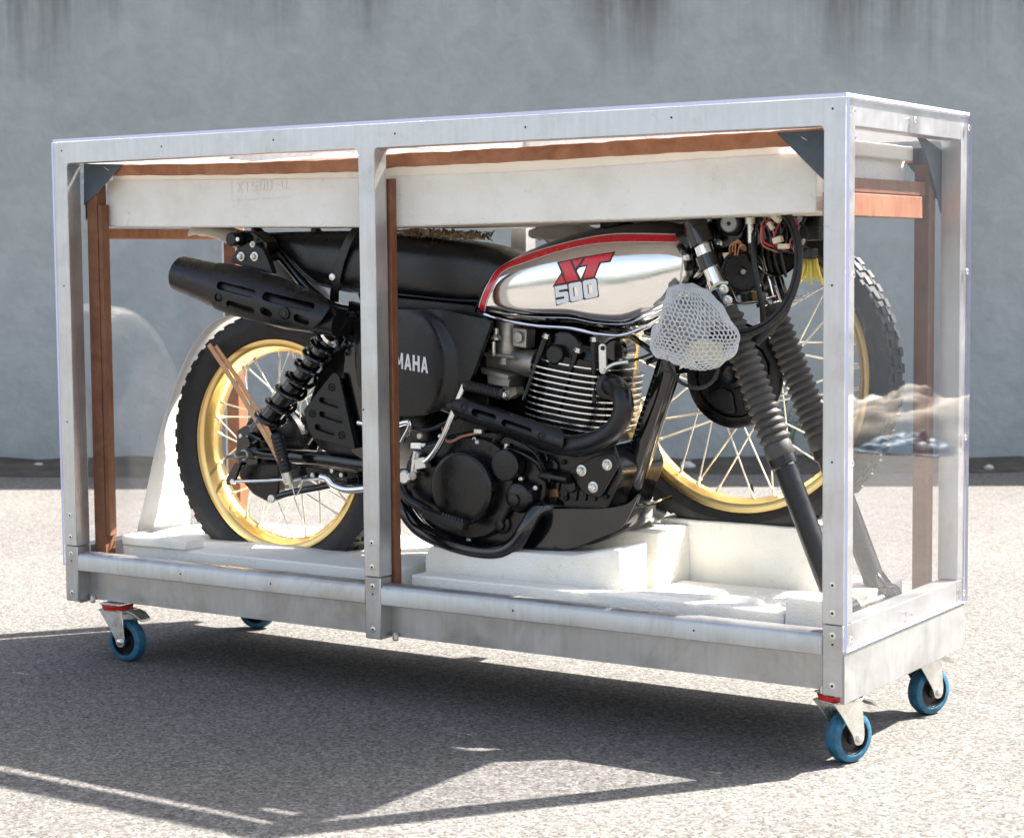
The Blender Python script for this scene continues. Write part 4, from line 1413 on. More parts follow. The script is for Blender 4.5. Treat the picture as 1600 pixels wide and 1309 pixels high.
# ---- swing arm, axle, brake parts
for s in (-1, 1):
    y = YC - 0.105
    pth = [P(a, b, y) + Vector((0, 0 if s < 0 else 0.21, 0)) for a, b in ((386, 706), (430, 710), (500, 716), (560, 724), (610, 730))]
    sa = MB().tube(catmull(pth, 6), [0.014] * 8 + [0.017] * 17, 14).build("swing_arm", GLOSS, bike)
    q = [(x, z) for x, z in xz([(374, 672), (386, 664), (402, 672), (406, 725), (380, 728), (372, 712)], y)]
    MB().prism(roundpoly(q, 0.006), y - 0.008 + (0 if s < 0 else 0.21), y + 0.008 + (0 if s < 0 else 0.21)).build("dropout", GLOSS, sa, 0.002)
ya = YC - 0.112
for px, py in ((377, 681), (395, 686)):
    MB().disc(P(px, py, ya), NEAR, 0.0055, 0.004, 0.001, 14).build("adjuster_bolt", ZINC, bike)
ax0 = P(393, 709, ya + 0.006)
MB().lathe(ax0, NEAR, [(0, 0.0165), (0.004, 0.0165), (0.006, 0.0135), (0.026, 0.0125), (0.028, 0.009), (0.062, 0.0085), (0.064, 0.005), (0.088, 0.0045), (0.09, 0.003)], 20).build("axle_nut", CAST, bike)
bp = roundpoly(xz([(380, 722), (440, 722), (440, 770), (428, 786), (400, 772), (378, 745)], YC - 0.075), 0.01)
MB().prism(bp, YC - 0.086, YC - 0.06).build("brake_plate", CASE, bike, 0.004)
MB().prism(roundpoly(xz([(372, 722), (382, 722), (370, 757), (358, 757), (359, 747)], ya), 0.004), ya - 0.012, ya - 0.004).build("brake_arm", GLOSS, bike, 0.001)
MB().disc(P(365, 752, ya - 0.012), NEAR, 0.0065, 0.006, 0.001, 16).build("clevis_pin", CHROME, bike)
dtube("brake_rod", [(366, 752, ya - 0.012), (405, 751, ya - 0.012), (445, 749, ya - 0.012), (500, 748, ya - 0.012)], 0.0036, CHROME)
dtube("torque_arm", [(427, 779, ya), (450, 771, ya), (500, 761, ya), (545, 752, ya)], 0.0082, GLOSS)
MB().disc(P(426, 779, ya - 0.008), NEAR, 0.010, 0.007, 0.002, 18).build("torque_bolt", ZINC, bike)
# pillion footrest folded up
p0, p1 = P(431, 676, YC - 0.175), P(447, 737, YC - 0.16)
dd = (p1 - p0).normalized(); LL = (p1 - p0).length
prf = [(0, 0.006), (0.002, 0.0125)]
for k in range(9):
    t = 0.006 + k * (LL - 0.01) / 9
    prf += [(t, 0.0128), (t + 0.0045, 0.0145), (t + 0.0065, 0.0128)]
prf += [(LL, 0.013)]
MB().lathe(p0, dd, prf, 20).build("pillion_footrest", RUBBER, bike)
MB().lathe(p1, dd, [(-0.002, 0.009), (0.0, 0.0115), (0.024, 0.0115), (0.026, 0.008)], 16).build("footrest_end", ZINC, bike)
MB().bar(P(452, 742, YC - 0.155), P(478, 735, YC - 0.12), 0.008, 0.011).build("footrest_hanger", GLOSS, bike, 0.002)
# chrome centre lever and chain-side tangle
dtube("chrome_lever", [(502, 745, YC - 0.14), (512, 748, YC - 0.142), (522, 758, YC - 0.143), (545, 765, YC - 0.143), (585, 761, YC - 0.14), (615, 756, YC - 0.135)], 0.0085, CHROME)
dtube("wire_hook", [(455, 752, ya - 0.02), (462, 774, ya - 0.02), (472, 752, ya - 0.02), (450, 747, ya - 0.02)], 0.0014, ZINC)
for px, py in ((490, 742), (520, 735), (535, 742)):
    MB().disc(P(px, py, YC - 0.09), NEAR, 0.0055, 0.006, 0.001, 12).build("bolt", ZINC, bike)
MB().prism(roundpoly(xz([(470, 725), (565, 738), (568, 760), (530, 752), (475, 748)], YC - 0.07), 0.005), YC - 0.085, YC - 0.06).build("pivot_plate", CASE, bike, 0.002)

# ---- engine
eng = empty("engine", (1.1, YC, 0.36), parent=bike)
cyc = Vector((1.213, YC, 0.0))
tilt = math.radians(8.0)
upv = Vector((math.sin(tilt), 0, math.cos(tilt)))
fwv = Vector((math.cos(tilt), 0, -math.sin(tilt)))
base = Vector((1.206, YC, 0.530))
def fin_ring(c, hx, hy, n=40, e=2 / 2.7):
    out = []
    for k in range(n):
        a = 2 * math.pi * k / n
        u = abs(math.cos(a)) ** e * (1 if math.cos(a) > 0 else -1)
        v = abs(math.sin(a)) ** e * (1 if math.sin(a) > 0 else -1)
        out.append(c + fwv * (hx * u) + Vector((0, hy * v, 0)))
    return out
barrel = MB().loft([fin_ring(base - upv * 0.03, 0.084, 0.084), fin_ring(base + upv * 0.185, 0.090, 0.090)]).build("cylinder", CASE, eng)
nf = 14
for i in range(nf):
    c = base + upv * (0.002 + i * 0.0128)
    hx, hy = (0.098, 0.100) if i < 4 else (0.111, 0.110)
    if i >= 13:
        hx, hy = 0.092, 0.094
    mb = MB()
    r0 = fin_ring(c, hx - 0.0004, hy - 0.0004); r1 = fin_ring(c + upv * 0.0030, hx - 0.0004, hy - 0.0004)
    mb.loft([fin_ring(c + upv * 0.0003, hx - 0.004, hy - 0.004), r0], False)
    mb.loft([r0, r1], False, False, 1)
    mb.loft([r1, fin_ring(c + upv * 0.0027, hx - 0.004, hy - 0.004)], False)
    mb.add(fin_ring(c + upv * 0.0003, hx - 0.004, hy - 0.004), [tuple(range(40))])
    mb.add(fin_ring(c + upv * 0.0027, hx - 0.004, hy - 0.004), [tuple(range(40))])
    mb.build("fin", [CASE, EDGE], barrel, sharp=60)
# head block, studs, cam end cover
hz = base + upv * 0.178
head = MB().loft([fin_ring(hz, 0.080, 0.078, 40, 2 / 4), fin_ring(hz + upv * 0.03, 0.076, 0.072, 40, 2 / 4), fin_ring(hz + upv * 0.036, 0.068, 0.066, 40, 2 / 4)]).build("cylinder_head", CASE, eng)
cam_c = P(882, 549, YC - 0.07)
MB().lathe(Vector((cam_c.x, YC + 0.075, cam_c.z)), NEAR, [(0, 0.040), (0.004, 0.0455), (0.142, 0.0455), (0.150, 0.040), (0.152, 0.030)], 40).build("cam_housing", CASE, head)
MB().lathe(P(870, 554, YC - 0.085), NEAR, [(-0.01, 0.021), (0.006, 0.021), (0.010, 0.0195), (0.012, 0.017)], 28).build("cam_cap", SATIN, head)
for (a, b) in (((853, 527), (843, 556)), ((902, 549), (894, 574)), ((928, 533), (928, 552))):
    p0, p1 = P(*b, YC - 0.088), P(*a, YC - 0.088)
    st = MB().cyl(p0, p1, 0.0075, seg=14).build("stud_tube", CASE, head)
    MB().lathe(p1, p1 - p0, [(-0.001, 0.0088), (0.002, 0.0088), (0.0022, 0.007), (0.008, 0.007)], 6).build("stud_nut", ZINC, st)
    MB().cyl(p0, p0 - (p1 - p0).normalized() * 0.10, 0.0058, seg=10).build("stud", CASE, st)
# decompression lever and points dome
MB().prism(capsule((P(942, 543, YC - 0.11).x, P(942, 543, YC - 0.11).z), (P(943, 578, YC - 0.11).x, P(943, 578, YC - 0.11).z), 0.0085), YC - 0.114, YC - 0.108).build("decompression_lever", ZINC, head, 0.0012)
MB().disc(P(942, 544, YC - 0.114), NEAR, 0.0045, 0.002, 0, 14).build("lever_pin", DARK, head)
MB().disc(P(943, 578, YC - 0.114), NEAR, 0.004, 0.004, 0.001, 12).build("lever_pin", ZINC, head)
MB().lathe(P(966, 547, YC - 0.03), (0.25, -1, 0), [(-0.05, 0.024), (0, 0.0255), (0.02, 0.0255), (0.026, 0.02)], 28).build("rocker_cover", GLOSS, head)
dtube("cable_adjuster", [(945, 578, YC - 0.11), (960, 569, YC - 0.108), (982, 565, YC - 0.1)], 0.0042, ZINC, head)
dtube("decompression_cable", [(982, 565, YC - 0.1), (1005, 558, YC - 0.08), (1035, 545, YC - 0.05)], 0.0028, RUBBER, head)
# exhaust header and its slotted guard
yh = YC - 0.150
hdr = dtube("exhaust_header", [(950, 604, YC - 0.075), (962, 604, YC - 0.115), (972, 618, YC - 0.145), (973, 645, YC - 0.152), (958, 672, YC - 0.152), (925, 690, YC - 0.15), (885, 696, YC - 0.15), (845, 684, YC - 0.15), (790, 665, YC - 0.15), (738, 646, YC - 0.145), (712, 634, YC - 0.115), (660, 612, YC - 0.085), (600, 565, YC - 0.075), (552, 520, YC - 0.11), (528, 503, YC - 0.165)], 0.0205, SATIN, bike, 8, 20)
MB().lathe(P(950, 604, YC - 0.10), (0.15, -1, 0.1), [(-0.02, 0.027), (0.0, 0.027), (0.002, 0.023)], 22).build("header_flange", CASE, hdr)
bolt(967, 605, YC - 0.138, 0.0055, 0.005, parent=hdr)
ga, gb = P(722, 638, yh - 0.02), P(868, 688, yh - 0.02)
gd = (gb - ga).normalized()
def guard_y(x, z):
    d = -(x - ga.x) * gd.z + (z - ga.z) * gd.x
    return yh - 0.002 - math.sqrt(max(0.0265 ** 2 - d * d, 0.012 ** 2))
go = capsule((ga.x, ga.z), (gb.x, gb.z), 0.0232, 8)
gh = [capsule(S(741, 644, guard_y), S(770, 653, guard_y), 0.0075), capsule(S(788, 661, guard_y), S(826, 674, guard_y), 0.0075)]
gdo = MB().plate(go, gh, guard_y, 0.003, 0.006).build("header_guard", SATIN, hdr, 0.001, sharp=50)
for px, py in ((725, 636), (846, 681)):
    x, z = S(px, py, guard_y)
    MB().lathe((x, guard_y(x, z) + 0.002, z), NEAR, [(0, 0.009), (0.003, 0.009), (0.004, 0.007), (0.001, 0.006), (0.001, 0.004), (0.0035, 0.0038), (0.0035, 0.002)], 18).build("screw", CASE, gdo)
# crankcase
yk = YC - 0.118
cpoly = sp2(xz([(632, 745), (640, 712), (668, 690), (710, 678), (760, 672), (800, 682), (832, 700), (848, 730), (850, 775), (832, 815), (805, 846), (765, 858), (715, 850), (668, 824), (638, 785)], yk), 4)
case = MB().prism(cpoly, yk, YC + 0.118).build("crankcase", CASE, eng, 0.006, seg=3)
MB().prism(roundpoly(xz([(800, 690), (900, 682), (958, 692), (972, 735), (950, 800), (900, 822), (810, 822)], YC - 0.09), 0.012), YC - 0.09, YC + 0.09).build("front_case", CASE, eng, 0.006, seg=3)
MB().prism(sp2(xz([(640, 752), (660, 700), (715, 682), (772, 690), (800, 730), (800, 790), (770, 835), (720, 842), (665, 815)], yk - 0.01), 4), yk - 0.016, yk + 0.002).build("clutch_case", CASE, eng, 0.006, seg=3)
cl = MB().disc(P(718, 763, yk - 0.048) + Vector((0, 0.032, 0)), NEAR, 0.0775, 0.034, 0.012, 56).build("clutch_cover", CASE, eng)
MB().disc(P(788, 727, yk - 0.030) + Vector((0, 0.026, 0)), NEAR, 0.0335, 0.028, 0.004, 40).build("oil_filter_cover", SATIN, eng)
MB().lathe(P(808, 777, yk - 0.030) + Vector((0, 0.026, 0)), NEAR, [(0, 0.034), (0.014, 0.034), (0.026, 0.028), (0.030, 0.018), (0.030, 0.0)], 40).build("breaker_cover", CASE, eng)
MB().lathe(P(804, 781, yk - 0.034), NEAR, [(0, 0.0135), (0.005, 0.0135), (0.006, 0.011)], 6).build("breaker_plug", SATIN, eng)
MB().lathe(P(785, 818, yk + 0.0), NEAR, [(0, 0.021), (0.006, 0.021), (0.008, 0.017)], 24).build("drain_boss", CASE, eng)
MB().lathe(P(783, 820, yk - 0.008), NEAR, [(0, 0.0115), (0.008, 0.0115), (0.009, 0.009)], 6).build("drain_plug", SATIN, eng)
for px, py in ((768, 700), (811, 719), (778, 759), (814, 748), (742, 686), (733, 843), (837, 762)):
    socket(px, py, yk - 0.012, 0.0052, eng)
MB().cyl(P(792, 693, yk - 0.01), P(791, 702, yk - 0.01), 0.005, seg=8).build("oil_union", ZINC, eng)
dtube("oil_pipe", [(792, 700, yk - 0.012), (815, 708, yk - 0.01), (838, 722, yk - 0.01), (848, 745, yk + 0.01), (835, 770, yk)], 0.0055, CASE, eng)
for i, (px, py) in enumerate(((850, 715), (866, 728), (860, 748))):
    MB().disc(P(px, py, YC - 0.085), NEAR, 0.016, 0.012, 0.004, 24).build("case_boss", CASE, eng)
MB().bar(P(835, 773, YC - 0.085), P(876, 769, YC - 0.085), 0.012, 0.010).build("sump_rib", simple("bronzed_rib", (0.16, 0.11, 0.05), 0.4, 0.7, 0.3, 40), eng, 0.003)
MB().box(P(868, 702, YC - 0.11) + Vector((-0.009, 0, -0.012)), P(868, 702, YC - 0.11) + Vector((0.009, 0.02, 0.012))).build("clip_block", CAST, eng, 0.002)
# engine mount plate and bolts
MB().prism(roundpoly(xz([(890, 735), (930, 712), (962, 706), (968, 728), (940, 778), (915, 772)], YC - 0.095), 0.008), YC - 0.101, YC - 0.094).build("mount_plate", CASE, eng, 0.002)
for px, py in ((909, 735), (949, 726), (927, 761)):
    bolt(px, py, YC - 0.102, 0.0085, 0.010, parent=eng)
for k in range(5):
    MB().bar(P(868 + 15 * k, 782, YC - 0.093), P(874 + 15 * k, 742 - 2 * k, YC - 0.093), 0.0026, 0.004).build("case_rib", CASE, eng, 0.001)
for px, py in ((880, 722), (884, 778), (946, 776), (862, 790)):
    socket(px, py, YC - 0.094, 0.0048, eng, CASE)
MB().disc(P(893, 760, YC - 0.098), NEAR, 0.013, 0.008, 0.003, 24).build("case_boss", CASE, eng)
MB().lathe(P(845, 742, YC - 0.105), (1, -0.15, -0.06), [(0, 0.013), (0.03, 0.014), (0.034, 0.0105), (0.075, 0.010)], 20).build("oil_line_elbow", CASE, eng)
for k, pts in enumerate(([(770, 690), (785, 678), (815, 688), (850, 706), (892, 708)], [(690, 665), (700, 690), (722, 682), (748, 676)], [(640, 668), (668, 672), (694, 662), (716, 650)], [(866, 705), (905, 712), (945, 700), (965, 690)])):
    MB().tube(catmull([P(a, b, yk - 0.012 - 0.004 * k) for a, b in pts], 7), (0.0035, 0.0028, 0.0045, 0.0032)[k], 8).build("hose", (RUBBER, COPPER, RUBBER, CASE)[k], eng)
for px, py in ((748, 690), (664, 695), (690, 681)):
    MB().lathe(P(px, py, yk - 0.01), NEAR, [(0, 0.006), (0.006, 0.006), (0.008, 0.004)], 6).build("case_bolt", ZINC, eng)
MB().box(P(740, 670, yk - 0.02), P(752, 678, yk - 0.02) + Vector((0, 0.012, 0))).build("cable_clip", ZINC, eng, 0.001)
# carburettor
cb = MB()
yb_ = YC - 0.03
cb.cyl(P(795, 500, yb_), P(792, 568, yb_), 0.027, seg=24)
carb = cb.build("carburettor", CAST, eng)
MB().lathe(P(770, 560, yb_), P(835, 568, yb_) - P(770, 560, yb_), [(0, 0.026), (0.05, 0.024), (0.09, 0.030), (0.115, 0.03)], 24).build("intake_throat", CAST, carb)
MB().prism(roundpoly(xz([(763, 578), (800, 586), (797, 606), (765, 600)], yb_ - 0.03), 0.005), yb_ - 0.038, yb_ + 0.03).build("float_bowl", CAST, carb, 0.004)
MB().prism(roundpoly(xz([(754, 574), (798, 586), (797, 593), (756, 583)], yb_ - 0.035), 0.003), yb_ - 0.044, yb_ + 0.034).build("bowl_flange", CAST, carb, 0.0015)
MB().prism(roundpoly(xz([(802, 511), (825, 514), (824, 544), (803, 541)], yb_ - 0.03), 0.004), yb_ - 0.036, yb_).build("choke_block", CAST, carb, 0.002)
MB().disc(P(812, 527, yb_ - 0.036), NEAR, 0.012, 0.010, 0.002, 24).build("choke_knob", CAST, carb)
MB().cyl(P(758, 553, yb_ - 0.04), P(803, 558, yb_ - 0.04), 0.0045, seg=10).build("throttle_rod", CAST, carb)
MB().lathe(P(771, 533, yb_ - 0.05), Vector((0, 0, -1)), [(0, 0.003), (0.001, 0.005), (0.03, 0.0045), (0.032, 0.003)], 12).build("idle_screw", ZINC, carb)
MB().lathe(P(775, 522, yb_ - 0.04), Vector((0, 0, 1)), [(-0.012, 0.011), (-0.008, 0.012), (0.0, 0.006), (0.012, 0.006), (0.013, 0.004)], 14).build("cable_ferrule", ZINC, carb)
MB().prism(roundpoly(xz([(792, 605), (812, 590), (815, 615), (800, 624)], yb_ + 0.02), 0.003), yb_, yb_ + 0.03).build("plate_tag", CREAM, carb, 0.001)
MB().tube(catmull(PL([(735, 545), (755, 552), (772, 558)], yb_ + 0.005), 6), 0.03, 20).build("intake_boot", RUBBER, eng)
# kick starter
yq = YC - 0.150
ks = MB()
ks.lathe(P(647, 743, yq + 0.03), NEAR, [(0, 0.016), (0.035, 0.0155), (0.038, 0.012)], 20)
kick = ks.build("kick_starter", ZINC, bike)
MB().disc(P(646, 743, yq - 0.008), NEAR, 0.0095, 0.004, 0.001, 20).build("kick_bolt", CAST, kick)
MB().tube(PL([(648, 738), (650, 716), (652, 707)], yq), 0.0095, 12).build("kick_boss", ZINC, kick)
MB().bar(P(652, 725, yq - 0.004), P(668, 722, yq - 0.008), 0.010, 0.012).build("kick_knuckle", ZINC, kick, 0.002)
dtube("kick_arm", [(664, 722, yq - 0.012), (676, 711, yq - 0.014), (690, 688, yq - 0.015), (702, 660, yq - 0.016), (713, 632, yq - 0.016), (726, 601, yq - 0.016)], 0.0068, CHROME, kick)
p0, p1 = P(727, 602, yq - 0.016), P(786, 616, yq - 0.02)
dd = (p1 - p0).normalized(); LL = (p1 - p0).length
prf = [(0, 0.006), (0.001, 0.0112)]
for k in range(10):
    t = 0.006 + k * (LL - 0.012) / 10
    prf += [(t, 0.0100), (t + 0.0045, 0.0120), (t + 0.0058, 0.0100)]
prf += [(LL - 0.003, 0.0120), (LL, 0.010)]
MB().lathe(p0, dd, prf, 20).build("kick_pedal_rubber", RUBBER, kick)
MB().lathe(p1, dd, [(-0.004, 0.0085), (0.004, 0.0085), (0.007, 0.0105), (0.010, 0.0105), (0.012, 0.006)], 16).build("pedal_cap", CHROME, kick)
# rider footrest, pedal, skid plate
p0, p1 = P(664, 801, YC - 0.18), P(728, 822, YC - 0.18)
MB().bar(p0, p1, 0.013, 0.010).build("footrest", RUBBER, bike, 0.003)
for k in range(7):
    c = p0.lerp(p1, 0.5 + k * 0.075)
    MB().lathe(c + Vector((0, -0.008, 0.009)), (0, 0, 1), [(0, 0.004), (0.006, 0.002)], 4).build("footrest_tooth", RUBBER, bike)
dtube("brake_pedal", [(627, 760, YC - 0.16), (636, 778, YC - 0.165), (655, 790, YC - 0.168), (672, 800, YC - 0.17)], 0.011, CASE)
dtube("chrome_stay", [(560, 660, YC - 0.15), (600, 668, YC - 0.15), (640, 660, YC - 0.15), (628, 690, YC - 0.14)], 0.006, CHROME)
MB().box(P(640, 690, yk - 0.02), P(658, 703, yk - 0.02) + Vector((0, 0.03, 0))).build("switch_block", CHROME, bike, 0.003)
MB().disc(P(657, 681, yk - 0.02), NEAR, 0.006, 0.006, 0.001, 14).build("switch_bolt", CREAM, bike)
skp = sp2(xz([(832, 799), (872, 794), (936, 795), (972, 789), (988, 773), (978, 800), (966, 824), (940, 838), (894, 856), (840, 860), (815, 870), (782, 875), (806, 852), (822, 826)], YC - 0.105), 4)
def skid_y(x, z):
    return YC - 0.115 + 0.045 * max(0, (x - 1.22) / 0.2) ** 1.6
skid = MB().plate(skp, [], skid_y, 0.004, 0.01).build("skid_plate", GLOSS, bike, 0.001, sharp=60)
bt = [(782, 873), (815, 869), (840, 859), (894, 855), (940, 837), (966, 823), (982, 790)]
bb = [P(a, b, YC - 0.105) for a, b in bt]
m2 = MB()
rows = [[Vector((q.x, skid_y(q.x, q.z) + 0.002, q.z)), Vector((q.x, YC, q.z - 0.004)), Vector((q.x, 2 * YC - skid_y(q.x, q.z) - 0.002, q.z))] for q in catmull(bb, 5)]
m2.add([p for r in rows for p in r], [(i * 3 + k, i * 3 + k + 1, i * 3 + 4 + k, i * 3 + 3 + k) for i in range(len(rows) - 1) for k in range(2)])
bo = m2.build("skid_bottom", GLOSS, skid)
md_ = bo.modifiers.new("thick", 'SOLIDIFY'); md_.thickness = 0.003

# ---- front fork
def fork(y, near):
    top, bot = Vector((1.520, y, 1.0)), Vector((1.828, y, 0.262))
    if not near:
        top.x += 0.006; bot.x += 0.006
    d = (bot - top).normalized()
    def at(z):
        return top + (bot - top) * ((z - top.z) / (bot.z - top.z))
    leg = MB().lathe(at(0.545), d, [(0, 0.026), (0.004, 0.0275), (0.03, 0.0275), (0.034, 0.0225), ((bot - at(0.545)).length, 0.0215), ((bot - at(0.545)).length + 0.004, 0.016)], 28).build("fork_leg", SATIN, bike)
    MB().cyl(at(0.965), at(0.80), 0.0178, seg=28).build("stanchion", CHROME, leg)
    for za, zb in ((0.985, 0.958), (0.918, 0.892)):
        MB().lathe(at(za), d, [(0, 0.020), (0.001, 0.0225), ((at(zb) - at(za)).length, 0.0225), ((at(zb) - at(za)).length + 0.001, 0.019)], 24).build("lamp_clamp", GLOSS, leg)
    prf = []
    L0 = (at(0.545) - at(0.815)).length
    nb = 17
    prf.append((0, 0.0215)); prf.append((0.012, 0.022))
    for k in range(nb):
        t = 0.014 + k * (L0 - 0.03) / nb
        dl = (L0 - 0.03) / nb
        ro = 0.0285 + 0.003 * k / nb
        prf += [(t, ro - 0.0065), (t + dl * 0.40, ro), (t + dl * 0.58, ro), (t + dl * 0.97, ro - 0.0065)]
    prf += [(L0 - 0.012, 0.0275), (L0 + 0.012, 0.0285), (L0 + 0.014, 0.026)]
    MB().lathe(at(0.815), d, prf, 32).build("gaiter", GAITER, leg, sharp=60)
    # axle lug
    e = bot
    MB().lathe(e + Vector((0.022, 0.02, -0.012)), NEAR, [(0, 0.020), (0.003, 0.023), (0.037, 0.023), (0.040, 0.019)], 24).build("axle_lug", GLOSS, leg)
    MB().bar(e - d * 0.03, e + Vector((0.02, 0, -0.01)), 0.018, 0.018).build("lug_neck", GLOSS, leg, 0.006)
    return leg
FN, FF = YC - 0.0925, YC + 0.0925
fork(FN, True); fork(FF, False)
MB().cyl((1.85, FN - 0.02, 0.25), (1.856, FF + 0.03, 0.25), 0.0075, seg=12).build("axle_spindle", ZINC, bike)
def fk(z):
    return Vector((1.520 + (1.0 - z) * 0.308 / 0.738, 0, z))
for z, nm in ((0.834, "lower_yoke"), (1.0 - 0.047, "upper_yoke")):
    c = fk(z)
    yk2 = MB().prism([(c.x - 0.06, z + 0.002), (c.x + 0.02, z + 0.012), (c.x + 0.026, z - 0.012), (c.x - 0.05, z - 0.022)], FN + 0.01, FF - 0.01).build(nm, GLOSS, bike, 0.005)
    for yy in (FN, FF):
        MB().lathe(Vector((c.x - 0.006, yy, z + 0.018)), Vector((0.38, 0, -0.92)), [(0, 0.022), (0.002, 0.0265), (0.036, 0.0265), (0.038, 0.022)], 24).build("yoke_clamp", GLOSS, yk2)
bolt(1131, 452, FN - 0.024, 0.0068, 0.008, parent=bike)
bolt(1137, 469, FN - 0.026, 0.0068, 0.008, parent=bike)
MB().cyl(fk(0.97) + Vector((-0.045, YC, 0)), fk(0.82) + Vector((-0.045, YC, 0)), 0.028, seg=24).build("steering_head", GLOSS, bike)
dtube("rubber_band", [(1104, 467, FN - 0.026), (1112, 452, FN - 0.030), (1122, 443, FN - 0.028), (1137, 442, FN - 0.015)], 0.0032, CREAM)

# ---- instrument and electrics cluster
yp = YC - 0.060
pp_ = roundpoly(xz([(1104, 342), (1170, 342), (1166, 365), (1146, 384), (1122, 392), (1112, 372)], yp), 0.008)
pan = MB().prism(pp_, yp - 0.003, yp + 0.006).build("instrument_bracket", GLOSS, bike, 0.002)
for px, py in ((1106, 343), (1123, 381)):
    bolt(px, py, yp - 0.004, 0.006, 0.006, parent=pan)
def dial(px, py, y, r, dirv):
    q = P(px, py, y)
    b = MB().lathe(q, dirv, [(-0.03, r * 1.1), (-0.01, r * 1.45), (0.004, r * 1.5), (0.006, r * 1.35), (0.001, r * 1.2), (0.002, r * 1.05)], 32).build("dial_housing", RUBBER, bike)
    MB().lathe(q, dirv, [(0.0, r), (0.006, r), (0.0075, r * 0.9)], 28).build("dial_face", DIAL, b)
    n = Vector(dirv).normalized()
    MB().lathe(q + n * 0.0075, dirv, [(-0.001, 0.0042), (0.0006, 0.0042)], 10).build("dial_hole", DARK, b)
    return b
dial(1140, 349, yp - 0.012, 0.0165, (0.25, -1, -0.1))
dial(1243, 339, YC - 0.01, 0.014, (0.3, -1, -0.1))
# horn
hq = P(1160, 424, YC - 0.055)
hd = Vector((0.62, -0.75, -0.08))
hn = MB().lathe(hq, hd, [(-0.03, 0.014), (-0.016, 0.020), (-0.012, 0.038), (-0.004, 0.043), (0.004, 0.043), (0.006, 0.040), (0.004, 0.037), (0.007, 0.034), (0.002, 0.020), (0.001, 0.009), (0.006, 0.008), (0.008, 0.004)], 40).build("horn", PLASTIC, bike)
MB().lathe(hq + hd.normalized() * 0.006, hd, [(0, 0.0055), (0.003, 0.005)], 6).build("horn_nut", CAST, hn)
for k in range(4):
    a = [P(1140 + 4 * k, 402 - 3 * (k % 2), YC - 0.07), P(1141 + 5 * k, 384 - 4 * (k % 3), YC - 0.08), P(1152 + 4 * k, 378 + 2 * k, YC - 0.075), P(1160 + 2 * k, 392, YC - 0.06)]
    MB().tube(catmull(a, 6), 0.0017, 6).build("wire", COPPER, hn)
# headlamp shell, open to the front with its wiring
lq = P(1205, 372, YC)
ld = Vector((0.93, -0.30, -0.12))
lamp = MB().lathe(lq, ld, [(-0.058, 0.012), (-0.055, 0.034), (-0.04, 0.057), (-0.012, 0.070), (0.022, 0.074), (0.026, 0.071), (0.020, 0.067), (-0.012, 0.063), (-0.036, 0.050), (-0.046, 0.02)], 40).build("headlamp_shell", GLOSS, bike, sharp=50)
def plug(px, py, y, sx, sz, mat, rot=0.3):
    q = P(px, py, y)
    mb = MB().bar(q - Vector((math.cos(rot) * sx, 0.004, -math.sin(rot) * sx)), q + Vector((math.cos(rot) * sx, -0.004, -math.sin(rot) * sx)), sz, sz * 0.8)
    return mb.build("plug", mat, lamp, 0.0012)
yw = YC - 0.085
plug(1217, 375, yw, 0.009, 0.007, CREAM, -0.3)
plug(1226, 385, yw - 0.006, 0.010, 0.006, CREAM, 0.0)
plug(1214, 341, yw, 0.010, 0.006, CREAM, 0.7)
plug(1206, 353, yw, 0.008, 0.005, CREAM, 1.0)
plug(1263, 396, YC - 0.055, 0.016, 0.012, PLASTIC, 0.05)
plug(1256, 378, YC - 0.05, 0.006, 0.004, CREAM, -0.9)
for k in range(9):
    s = [P(1250 + 3.2 * k, 405, YC - 0.055), P(1249 + 3.6 * k, 418, YC - 0.06 - 0.003 * (k % 3)), P(1236 + 6.2 * k, 436 + 4 * (k % 3), YC - 0.058)]
    MB().tube(catmull(s, 5), 0.0028, 7).build("wire", YELLOW, lamp)
for k in range(12):
    x0 = 1196 + 5 * k
    s = [P(x0, 338 + 3 * (k % 4), YC - 0.06), P(x0 + rnd.uniform(-12, 12), 360 + rnd.uniform(-6, 8), YC - 0.08), P(x0 + rnd.uniform(-14, 6), 385 + rnd.uniform(-6, 6), YC - 0.075), P(1215 + 4 * k, 392 + rnd.uniform(-5, 8), YC - 0.06)]
    MB().tube(catmull(s, 6), 0.0018, 6).build("wire", (COPPER, PINK, RUBBER, RUBBER)[k % 4], lamp)
# dark relay and harness mass behind
MB().box(P(1240, 352, YC + 0.02) + Vector((0, 0, -0.03)), P(1240, 352, YC + 0.02) + Vector((0.055, 0.06, 0.04))).build("relay_box", PLASTIC, bike, 0.004)
for k in range(8):
    s = [P(1150 + 8 * k, 340, YC - 0.02 + 0.01 * (k % 3)), P(1155 + 9 * k, 372 + rnd.uniform(-8, 8), YC - 0.03), P(1150 + 10 * k, 405 + rnd.uniform(-8, 8), YC - 0.01), P(1165 + 9 * k, 440 + rnd.uniform(-10, 10), YC + 0.01)]
    MB().tube(catmull(s, 6), 0.0032, 7).build("harness_cable", RUBBER, bike)
for za, r in ((0.93, 0.009), (0.90, 0.007)):
    MB().tube(catmull([fk(za) + Vector((0.01, FN + 0.01, 0)), fk(za) + Vector((0.035, YC, 0)), fk(za) + Vector((0.01, FF - 0.01, 0))], 6), r, 10).build("lamp_stay", GLOSS, bike)
